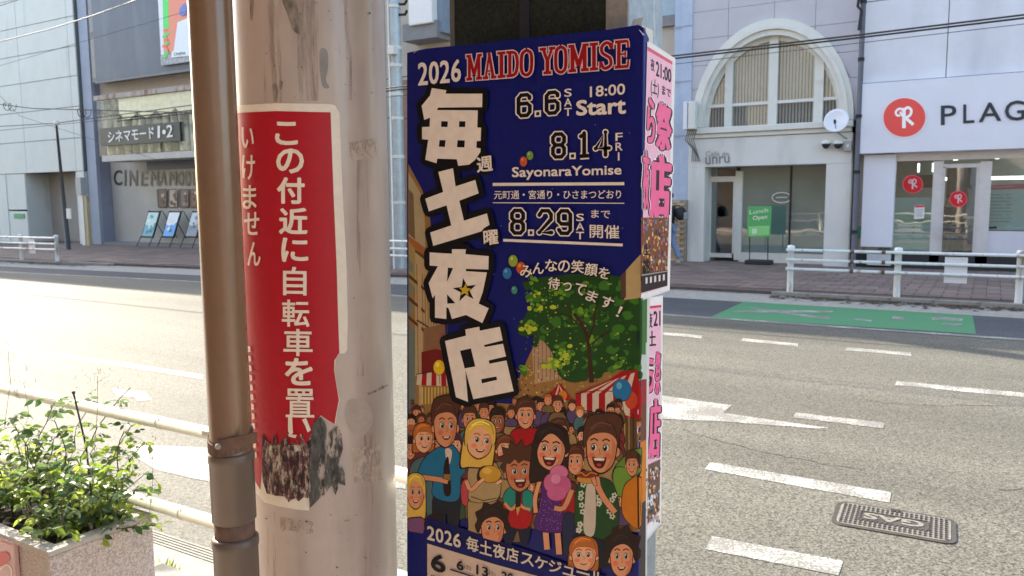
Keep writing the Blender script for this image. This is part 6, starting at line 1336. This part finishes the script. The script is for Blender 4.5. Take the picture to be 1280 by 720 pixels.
# ---- pink side posters
XS = XE_+.001
PK, PK2, DKR = srgb(238, 104, 150), srgb(246, 214, 222), srgb(60, 20, 30)
def side(name, quad, label, body, Xp=XS):
    e = empty(name, (Xp, 1.33, 1.0), label, 'poster')
    fn = lambda x, y, h: (lambda p: Vector((Xp+h, p.y, p.z)))(onx(x, y, Xp))
    P4 = [fn(x, y, 0) for x, y in quad]
    MB().prism(P4, (-.006, 0, 0)).build('board', mat('pale board', (.66, .65, .66), .6, .05), e)
    pr = Print(fn, h0=.0003, step=4e-6); body(pr); pr.build('poster_print', m_po, e); return e
def upper(p):
    p.poly([(809, 52), (844, 73), (837, 362), (801, 373)], srgb(232, 226, 222)); p.poly([(809, 58), (840.5, 77), (833.5, 358), (801, 368)], srgb(238, 184, 202))
    p.poly([(809, 58), (840.5, 77), (840, 81), (809, 63)], srgb(220, 90, 120))
    for x, y, s_ in ((816, 95, 5), (830, 160, 7), (812, 180, 6), (822, 230, 6), (835, 120, 4), (814, 140, 5)): p.ell(x, y, s_*.5, s_*1.3, srgb(240, 176, 196), n=10)
    p.text('夜', ((813, 72), (818, 75), (818, 90), (813, 88)), BK, .03); p.text('21:00', ((819.5, 76), (839, 87), (839, 104), (819.5, 95)), BK, .03)
    p.text('(土)', ((813, 97), (824, 102), (823, 123), (813, 120)), BK, .02); p.text('まで', ((827, 106), (838.5, 112), (838, 122), (827, 118)), BK, .03)
    for ch, q in (('祭', ((820, 126), (840, 133), (838.5, 190), (819, 186))), ('ら', ((809, 120), (819, 126), (818, 180), (808, 178))), ('店', ((812, 192), (839.5, 196), (837, 272), (811, 272))), ('夜', ((803, 186), (812, 190), (811, 262), (803, 262)))):
        p.text(ch, grow(q, 1.6), srgb(250, 240, 240), .16); p.text(ch, grow(q, 1.0), DKR, .13); p.text(ch, q, PK, .05)
    p.poly([(801, 272), (836, 272), (833.5, 346), (801, 352)], srgb(120, 70, 44)); g_ = random.Random(4)
    for k in range(170): p.ell(g_.uniform(802, 834), g_.uniform(274, 346), g_.uniform(.5, 1.5), g_.uniform(1, 3.5), srgb(*g_.choice([(210, 160, 90), (190, 120, 70), (230, 190, 130), (70, 40, 40), (150, 60, 60), (100, 120, 150), (180, 90, 110)])), n=7)
    p.poly([(801, 342), (833.6, 337), (833.4, 357), (801, 366)], srgb(40, 26, 26)); p.poly([(801, 343), (833.5, 338), (833.5, 339.5), (801, 345)], srgb(150, 140, 130))
    p.text('土', ((804, 304), (811, 304), (811, 319), (804, 319)), BK, .04); p.text('8/8', ((803, 325), (811, 325), (811, 342), (803, 343)), BK, .04)
    for k in range(5): p.poly([(806+k*5.4, 347-k), (808.5+k*5.4, 346.6-k), (808.5+k*5.4, 354-k), (806+k*5.4, 355-k)], srgb(214, 200, 190))
def lower(p):
    p.poly([(800, 374), (828.5, 369), (826.3, 650), (797, 685)], srgb(236, 230, 228)); p.poly([(799, 384), (826.5, 381), (824, 640), (797, 672)], srgb(238, 184, 202)); p.poly([(799, 384), (826.5, 381), (826.5, 384), (799, 387.5)], srgb(210, 60, 90))
    for x, y, s_ in ((808, 440, 5), (818, 470, 6), (806, 500, 5), (820, 400, 4), (814, 540, 5)): p.ell(x, y, s_*.5, s_*1.5, srgb(242, 170, 196), n=10)
    p.text('6', ((797, 402), (807, 402), (807, 436), (797, 438)), BK, .05); p.text('夜', ((809, 391), (815.5, 390), (815.5, 410), (809, 411)), BK, .03); p.text('21:00', ((816.5, 389), (832, 386), (832, 406), (816.5, 408)), BK, .03) if False else p.text('21', ((816.5, 389), (825.5, 388), (825.5, 407), (816.5, 408)), BK, .03)
    p.text('土', ((809.5, 414), (820, 413), (820, 432), (809.5, 433)), BK, .03)
    for ch, q in (('ら', ((803, 448), (820, 444), (818.5, 490), (802, 493))), ('祭', ((819, 440), (826, 438), (825, 492), (818, 494))), ('夜', ((799, 505), (809, 502), (808, 560), (798, 562))), ('店', ((812, 500), (826, 498), (824.6, 572), (810, 574)))):
        p.text(ch, grow(q, 1.6), srgb(250, 240, 240), .16); p.text(ch, grow(q, 1.0), DKR, .13); p.text(ch, q, PK, .05)
    p.poly([(798, 586), (825, 574), (824, 638), (797, 668)], srgb(110, 84, 66)); g_ = random.Random(6)
    for k in range(170): y = g_.uniform(585, 652); p.ell(g_.uniform(799, 824), y, g_.uniform(.5, 1.5), g_.uniform(1, 3), srgb(*g_.choice([(210, 160, 90), (190, 120, 70), (230, 200, 160), (60, 60, 80), (150, 80, 80), (150, 170, 190), (220, 210, 210)])), n=7)
    for k in range(4): p.text('土'if k % 2 == 0 else '8', ((800+k*4, 628-k*3), (803.4+k*4, 626-k*3), (803.4+k*4, 640-k*3), (800+k*4, 642-k*3)), srgb(224, 224, 228), .05)
side('pink_side_poster', [(811, 51), (844, 73), (837, 363), (804, 375)], 'upper pink and white poster on the side of the pylon, sticking out behind it', upper)
side('pink_side_poster', [(804, 374), (828.5, 369), (826.3, 654), (797, 690)], 'lower pink and white poster on the side of the pylon, below the protruding one', lower, XS-.0035)
# small plastic sleeve bit on top
p = ony(790, 27, YC+.02); mb = MB(); mb.poly([ony(788, 36, YC-.004), ony(792, 24, YC-.004), ony(806, 22, YC-.004), ony(800, 34, YC-.004)]); o = mb.build('torn_tape', mat('clear tape', (.55, .58, .6), .25), py)
so_ = o.modifiers.new('s', 'SOLIDIFY'); so_.thickness = .001

# ================================================================ PLANTER AND PLANT
ca = onz(54, 685, .62); cb2 = onz(188, 645, .62)
PLX1 = -2.47; PLX0 = -3.5; PLY0 = 1.30; PLY1 = 1.655; PT = .62; WTK = .035
m_gran = mat('pink speckled granite', (.30, .24, .22), .65, .1, 170, col2=(.60, .52, .45), thr=(.38, .6), bump=.25, bscale=120, stretch=(1, 1, 1))
m_rim = mat('planter rim', (.42, .38, .33), .7, .15, 60, bump=.2)
pl = empty('stone_planter', ((PLX0+PLX1)/2, (PLY0+PLY1)/2, .145), 'speckled pink stone planter box full of soil at the left foreground', 'planter')
BX(PLX1-WTK, PLX1, PLY0, PLY1, .145, PT-.02).build('end_panel', m_gran, pl); BX(PLX0, PLX0+WTK, PLY0, PLY1, .145, PT-.02).build('end_panel', m_gran, pl)
BX(PLX0+WTK, PLX1-WTK-.012, PLY0+.012, PLY0+WTK, .145, PT-.02).build('front_panel', m_gran, pl); BX(PLX0+WTK, PLX1-WTK, PLY1-WTK, PLY1-.004, .145, PT-.02).build('rear_panel', m_gran, pl)
for q in ((PLX1-WTK-.01, PLX1+.004, PLY0-.003, PLY1+.003), (PLX0-.003, PLX0+WTK+.01, PLY0-.003, PLY1+.003), (PLX0+WTK+.01, PLX1-WTK-.01, PLY0-.003, PLY0+WTK+.008), (PLX0+WTK+.01, PLX1-WTK-.01, PLY1-WTK-.008, PLY1+.003)): BX(*q, PT-.018, PT).build('rim', m_rim, pl, bevel=.003)
BX(PLX1-WTK-.008, PLX1-.012, PLY0-.001, PLY0+.004, .16, PT-.03).build('corner_trim', m_rim, pl)
mb = MB(); rg = random.Random(2); n = 34
X0_, X1_, Y0_, Y1_ = PLX0+WTK, PLX1-WTK, PLY0+WTK, PLY1-WTK
hh = [[PT-.055+rg.uniform(-.012, .014) for j in range(12)] for i in range(n)]
for i in range(n-1):
    for j in range(11):
        f = lambda a, b: (X0_+(X1_-X0_)*a/(n-1), Y0_+(Y1_-Y0_)*b/11, hh[a][b]); mb.poly([f(i, j), f(i+1, j), f(i+1, j+1), f(i, j+1)])
mb.build('soil', mat('soil', (.035, .024, .018), .95, .5, 60, bump=.6), pl)
pp = onz(16, 700, .3); q = MB(); pl2 = empty('pink_plate', (PLX1-.16, PLY0-.01, .5), 'small pink plate with a red and white picture at the front of the planter', 'sign')
xa = ony(-20, 690, PLY0-.006).x; xb = ony(17, 690, PLY0-.006).x; za = ony(16, 678, PLY0-.006).z
BX(xa, xb, PLY0-.006, PLY0+.010, za-.16, za).build('plate', mat('plate pink', (.62, .42, .40), .5, .1, 20), pl2, bevel=.002)
pr = Print(onwall(PLY0-.006), h0=.0002, step=.00006); pr.smo([(-6, 694), (8, 690), (12, 700), (0, 708)], srgb(190, 60, 70)); pr.line(smooth([(0, 712), (8, 706), (14, 712), (14, 722)], 4, False), 1.4, srgb(235, 225, 215)); pr.poly([(0, 676.5), (15, 681), (15, 682), (0, 677.5)], srgb(200, 120, 120)); pr.build('plate_print', m_pr, pl2)
# plant
def leafmat(name, c, t):
    m = bpy.data.materials.new(name); m.use_nodes = True; nt = m.node_tree; L = nt.links.new; o = nt.nodes['Material Output']; b = nt.nodes['Principled BSDF']
    oi = _n(nt, 'ShaderNodeTexCoord'); nz = _n(nt, 'ShaderNodeTexNoise'); nz.inputs['Scale'].default_value = 30; L(oi.outputs['Object'], nz.inputs['Vector'])
    mx = _n(nt, 'ShaderNodeMix', data_type='RGBA'); mx.inputs[6].default_value = (*[v*.7 for v in c], 1); mx.inputs[7].default_value = (*[min(1, v*1.35) for v in c], 1); L(nz.outputs[0], mx.inputs[0]); L(mx.outputs[2], b.inputs['Base Color'])
    b.inputs['Roughness'].default_value = .38; b.inputs['Specular IOR Level'].default_value = .5
    tr = _n(nt, 'ShaderNodeBsdfTranslucent'); tr.inputs[0].default_value = (*t, 1); ms = _n(nt, 'ShaderNodeMixShader'); ms.inputs[0].default_value = .5; L(b.outputs[0], ms.inputs[1]); L(tr.outputs[0], ms.inputs[2]); L(ms.outputs[0], o.inputs[0]); return m
lms = [leafmat('leaf green', (.09, .14, .04), (.32, .46, .05)), leafmat('leaf dark', (.045, .085, .04), (.10, .22, .04)), leafmat('leaf yellow green', (.15, .21, .04), (.5, .62, .08)), leafmat('leaf grey green', (.14, .18, .11), (.2, .3, .1))]
m_stem = mat('stem brown', (.09, .065, .04), .7, .2, 40); m_stemg = mat('stem green', (.10, .14, .05), .6, .2, 40)
def leafmesh(m, L_=.034, Wd=.019, ser=False):
    mb = MB(); n = 6; A = []; B = []; Cc = []
    for i in range(n+1):
        t = i/n; w = Wd/2*math.sin(math.pi*min(1, t*.95+.02))**.8*(1.15-.3*t); z = -.010*t*t*(L_/.034)
        A.append((L_*t, -w, z+w*.35)); B.append((L_*t, 0, z)); Cc.append((L_*t, w, z+w*.35))
    for i in range(n): mb.poly([A[i], A[i+1], B[i+1], B[i]]); mb.poly([B[i], B[i+1], Cc[i+1], Cc[i]])
    return mb.mesh('leaf', m)
lme = [leafmesh(m) for m in lms]
bush = empty('leafy_shrub', (-2.85, 1.48, PT-.05), 'sprawling green shrub with thin stems and backlit leaves growing in the stone planter', 'plant')
smallm = [MB() for _ in lms]; stems = MB(); gstems = MB(); leaves = []
rg = random.Random(17)
def addleaf(p, d, s_, mi):
    leaves.append((p.copy(), d.copy(), s_, mi))
for k in range(46):
    base = Vector((rg.uniform(X0_+.02, X1_-.02), rg.uniform(Y0_+.01, Y1_-.01), PT-.06))
    if k < 8: base.x = X1_-rg.uniform(.02, .15)
    hgt = rg.choice([rg.uniform(.1, .22), rg.uniform(.2, .42), rg.uniform(.34, .58)]); lean = Vector((rg.uniform(-.16, .18), rg.uniform(-.1, .16), 0))
    if base.x > X1_-.2 and rg.random() < .35: lean.x += .10; hgt *= .75
    pts = []; cur = base.copy(); n = 9
    for i in range(n+1):
        t = i/n; pts.append(base+lean*(t**1.6)+Vector((rg.gauss(0, .006), rg.gauss(0, .006), hgt*t-(.1*hgt*t**3))))
    (stems if rg.random() < .55 else gstems).tube(pts, [.0026*(1-.6*i/n)+.0004 for i in range(n+1)], 5)
    for i in range(2, n+1):
        for j in range(rg.choice([0, 1, 2, 2]) if i > 5 else rg.choice([1, 2, 3])):
            a = rg.uniform(0, 6.28); ln = rg.uniform(.03, .09); tip = pts[i]+Vector((math.cos(a)*ln, math.sin(a)*ln, rg.uniform(-.01, .05)))
            gstems.tube([pts[i], pts[i].lerp(tip, .5)+Vector((0, 0, .006)), tip], .0008, 3, cap=False)
            m_i = rg.choice([0, 0, 1, 2, 2, 3, 3]); 
            for q in range(rg.choice([3, 5])):
                u = 1-q*.22; p = pts[i].lerp(tip, u); sd = rg.uniform(-.3, .3)+(0 if q == 0 else (1 if q % 2 else -1)*rg.uniform(.7, 1.2)); d = Vector((math.cos(a+sd), math.sin(a+sd), rg.uniform(-.5, .4)))
                addleaf(p, d, rg.uniform(.45, 1.1), m_i)
# two broad leafy shoots of another plant at the front of the box
for (x, y, zt_) in ((95, 660, .17), (62, 665, .14), (100, 640, .12), (30, 640, .16), (120, 630, .14)):
    b0 = onz(x, y, PT-.05); b0.x = min(b0.x, X1_-.02)
    for i in range(16): a = rg.uniform(0, 6.28); z = rg.uniform(.02, zt_); addleaf(b0+Vector((math.cos(a)*.025, math.sin(a)*.02, z)), Vector((math.cos(a), math.sin(a), rg.uniform(-.6, .5))), rg.uniform(.9, 1.5), rg.choice([0, 1, 2, 3, 3]))
# the single leaf out at the right
pR = onz(197, 610, .72); 
def dep(p): q = p-EYEP; return q.dot(_f)
P1 = ony(197, 603, 1.62); stems.tube([Vector((X1_-.03, 1.55, PT-.05)), Vector((X1_+.0, 1.57, PT+.09)), P1+Vector((-.05, 0, .03)), P1], .0012, 5); addleaf(P1, Vector((.3, .1, -1)), 1.25, 2)
P2 = ony(183, 596, 1.6); addleaf(P2, Vector((1, 0, 0)), .9, 1); addleaf(ony(160, 575, 1.6), Vector((1, 0, -.3)), .8, 1)
big = sorted(range(len(leaves)), key=lambda i: -leaves[i][2]*(1 if leaves[i][0].x > -3.2 else .3))
bset = set(big[:285])
for i, (p, d, s_, mi) in enumerate(leaves):
    d.normalize(); Rm = d.to_track_quat('X', 'Z').to_matrix() @ Matrix.Rotation(rg.uniform(-1.3, 1.3), 3, 'X')
    if i in bset:
        o = inst('leaf', lme[mi], bush, p-bush.location); o.rotation_euler = Rm.to_euler(); o.scale = (s_, s_, s_)
    else:
        sm = smallm[mi]; b0 = len(sm.v); me = lme[mi]
        sm.v += [tuple(p+Rm @ (v.co*s_)) for v in me.vertices]
        for f in me.polygons: sm.f.append(tuple(b0+k for k in f.vertices)); sm.c.append(None); sm.sm.append(False)
for k, sm in enumerate(smallm): sm.build('small_leaves', lms[k], bush, kind='stuff')
stems.build('brown_stems', m_stem, bush, kind='stuff'); gstems.build('green_stems', m_stemg, bush, kind='stuff')
# wispy dry seed heads
mb = MB()
for (x, y) in ((122, 470), (30, 480), (10, 440), (190, 560), (60, 560)):
    for k in range(26):
        c = ony(x+rg.gauss(0, 14), y+rg.gauss(0, 9), 1.6); a = rg.uniform(0, 6.28); mb.tube([c, c+Vector((math.cos(a)*.02, 0, math.sin(a)*.02))], .0006, 3, cap=False)
        mb.poly([c, c+Vector((.004, 0, .002)), c+Vector((.002, 0, .006))])
    c = ony(x, y, 1.6); mb.tube([c, c+Vector((rg.uniform(-.02, .02), 0, -.12)), Vector((c.x+rg.uniform(-.04, .04), 1.55, max(PT-.04, c.z-.28)))], .0010, 4, cap=False)
mb.build('dry_seed_heads', mat('dry stalk', (.34, .29, .17), .8, .2, 50), bush, kind='stuff')
p1 = ony(92, 492, 1.5); p2 = ony(108, 560, 1.5); bs = empty('plant_stake', p2, 'thin dark stake standing among the shrub leaves', 'stake'); MB().tube([Vector((p2.x+.02, 1.5, PT-.06)), p2, p1], .003, 6).build('rod', m_dark, bs); MB().tube([p1, p1+Vector((0, 0, .008))], .0055, 6).build('tip_cap', m_dark, bs)
# a weed at the kerb
wd = MB(); w0 = onz(205, 722, .0)
for k in range(16):
    a = rg.uniform(0, 6.28); t = Vector((math.cos(a)*.05, math.sin(a)*.04, rg.uniform(.03, .09))); s0 = Vector((-math.sin(a), math.cos(a), 0))*.008
    b0 = w0+Vector((rg.uniform(-.06, .06), rg.uniform(-.03, .03), 0)); wd.poly([b0-s0*.4, b0+t*.6-s0, b0+t, b0+t*.6+s0])
wd.build('weed', lms[2], label='small yellow green weed sprouting by the near gutter under the guard pipe', cat='weed')

# ================================================================ PEOPLE
def skinned(name, pts, edges, m, parent, lv=1):
    me = bpy.data.meshes.new(name); me.from_pydata([p[:3] for p in pts], edges, []); o = bpy.data.objects.new(name, me); COL.objects.link(o)
    o.modifiers.new('skin', 'SKIN'); o.modifiers['skin'].use_smooth_shade = True
    for i, v in enumerate(me.skin_vertices[0].data): r = pts[i][3]; v.radius = (r, r) if not isinstance(r, tuple) else r; v.use_root = i == 0
    s_ = o.modifiers.new('sub', 'SUBSURF'); s_.levels = lv; s_.render_levels = lv; me.materials.append(m); o.parent = parent; return o
def person(loc, yaw, H, label, stride, arms, mtop, mleg, mhair, mskin):
    e = empty('person', loc, label, 'person'); e.rotation_euler.z = yaw; k = H/1.75
    def q(x, y, z, r): return (x*k, y*k, z*k, r*k)     # faces -Y
    f = stride
    body = [q(0, 0, .95, .12), q(0, 0, 1.12, .115), q(0, -.01, 1.3, .13), q(0, 0, 1.43, .085), q(0, 0, 1.5, .052), q(0, -.02, 1.57, .075), q(0, -.015, 1.66, .09), q(0, -.0, 1.72, .06),
            q(.17, 0, 1.4, .055), q(.21, .03+arms, 1.17, .042), q(.22, -.06-arms*.2, .95, .032), q(.22, -.10-arms*.2, .87, .034), q(-.17, 0, 1.4, .055), q(-.21, .03-arms, 1.17, .042), q(-.22, -.06-arms*1.5, .95, .032), q(-.22, -.10-arms*1.6, .87, .034),
            q(.09, -f*.45, .52, .06), q(.09, -f*.8, .10, .042), q(.09, -f*.8-.13, .035, .036), q(-.09, f*.25, .52, .06), q(-.09, f*.9, .12, .042), q(-.09, f*.9-.12, .04, .036), q(.09, -.0, .9, .085), q(-.09, 0, .9, .085)]
    skinned('body', body, [(0, 1), (1, 2), (2, 3), (3, 4), (4, 5), (5, 6), (6, 7), (3, 8), (8, 9), (9, 10), (10, 11), (3, 12), (12, 13), (13, 14), (14, 15), (0, 22), (22, 16), (16, 17), (17, 18), (0, 23), (23, 19), (19, 20), (20, 21)], mskin, e, 2)
    def inc(i, d): a = body[i]; return (a[0], a[1], a[2], a[3]+d*k)
    skinned('jacket', [inc(0, .025), inc(1, .03), inc(2, .03), inc(3, .02), inc(8, .018), inc(9, .02), inc(10, .016), inc(12, .018), inc(13, .02), inc(14, .016)], [(0, 1), (1, 2), (2, 3), (3, 4), (4, 5), (5, 6), (3, 7), (7, 8), (8, 9)], mtop, e, 2)
    skinned('trousers', [inc(0, .022), inc(22, .018), inc(16, .022), inc(17, .028), inc(23, .018), inc(19, .022), inc(20, .028)], [(0, 1), (1, 2), (2, 3), (0, 4), (4, 5), (5, 6)], mleg, e, 2)
    skinned('hair', [(0, .03*k, 1.60*k, .075*k), (0, .015*k, 1.69*k, .098*k), (0, -.01*k, 1.735*k, .07*k)], [(0, 1), (1, 2)], mhair, e, 2)
    for i in (17, 20):
        a = body[i]; b_ = body[i+1]; skinned('shoe', [(a[0], a[1]+.02*k, a[2]*.45+.015, .045*k), (b_[0], b_[1], b_[2]+.005, .04*k)], [(0, 1)], m_shoe, e, 1)
    for sx in (-1, 1): MB().tube([(sx*.03*k, -.108*k, 1.645*k), (sx*.03*k, -.116*k, 1.645*k)], .009*k, 8).mesh('x', m_dark) and inst('eye', MB().tube([(sx*.03*k, -.096*k, 1.645*k), (sx*.03*k, -.112*k, 1.645*k)], .009*k, 8).mesh('eye', m_dark), e, (0, 0, 0))
    inst('nose', MB().tube([(0, -.09*k, 1.635*k), (0, -.125*k, 1.605*k)], [.008*k, .014*k], 8).mesh('nose', mskin), e, (0, 0, 0)); inst('mouth', MB().box(-.022*k, .022*k, -.106*k, -.098*k, 1.572*k, 1.58*k).mesh('mouth', mat('lips', (.35, .14, .12), .5)), e, (0, 0, 0))
    return e
m_shoe = mat('grey shoe', (.35, .36, .38), .6); m_skin = mat('skin', (.50, .32, .24), .5, .04); m_hr = mat('black hair', (.015, .012, .012), .5)
pw_ = onz(843, 331, .15); WYp = 18.0; wx = ony(836.5, 300, WYp).x
person((wx, WYp, .15), R(-95), 1.68, 'person in blue jeans walking left past the tan brick wall beside the poster', .28, .12, mat('dark jacket', (.03, .03, .035), .8), mat('blue jeans', (.16, .24, .38), .8, .15, 20), m_hr, m_skin)
bp_ = empty('backpack', (wx+.22, WYp, 1.15), 'black rounded backpack on the walking person beside the poster edge', 'backpack')
c = Vector((wx+.26, WYp, 1.35-.0))
o = skinned('bag', [(c.x, c.y, c.z-.18, .12), (c.x+.01, c.y, c.z, .145), (c.x, c.y, c.z+.16, .11)], [(0, 1), (1, 2)], mat('backpack fabric', (.015, .016, .02), .7), bp_, 2); o.location = -bp_.location
BX(c.x+.10, c.x+.17, c.y-.08, c.y+.08, c.z-.14, c.z+.02).build('pocket', mat('backpack pocket', (.3, .31, .33), .6), bp_, bevel=.02)
for s_ in (-1, 1): MB().tube([(c.x-.05, c.y+s_*.1, c.z+.18), (c.x-.2, c.y+s_*.11, c.z+.16), (c.x-.27, c.y+s_*.1, c.z-.02), (c.x-.1, c.y+s_*.11, c.z-.2)], .014, 6).build('strap', m_dark, bp_)
dx_ = ony(1186, 270, 20.3).x
person((dx_, 20.3, .15), R(200), 1.62, 'person in black clothes standing inside the open glass shop door', .05, .03, mat('black robe', (.012, .014, .02), .8), mat('black robe', (.012, .014, .02)), m_hr, m_skin)

# ================================================================ unseen near side behind the viewpoint, added to bounce and block light
nb = empty('bounce_building', (0, -2.6, 0), 'tall dull brown building front, unseen, added to bounce light from the near side', 'building')
m_nb = mat('dull warm render', (.44, .385, .33), .8, .12, 1)
BX(-40, 20, -8, -2.6, .1, 13).build('wall', m_nb, nb)
for k in range(13): BX(-36+k*4.4, -33+k*4.4, -2.62, -2.58, 4.6, 6.4).build('window', mat('dull pane', (.16, .13, .14), .3), nb)
BX(-40, .2, -2.6, .35, 3.25, 3.45).build('sky_blocking_canopy', mat('blocking canopy underside', (.34, .26, .20), .7, .1, 1), nb)  # unseen canopy added to keep sky light off the foreground
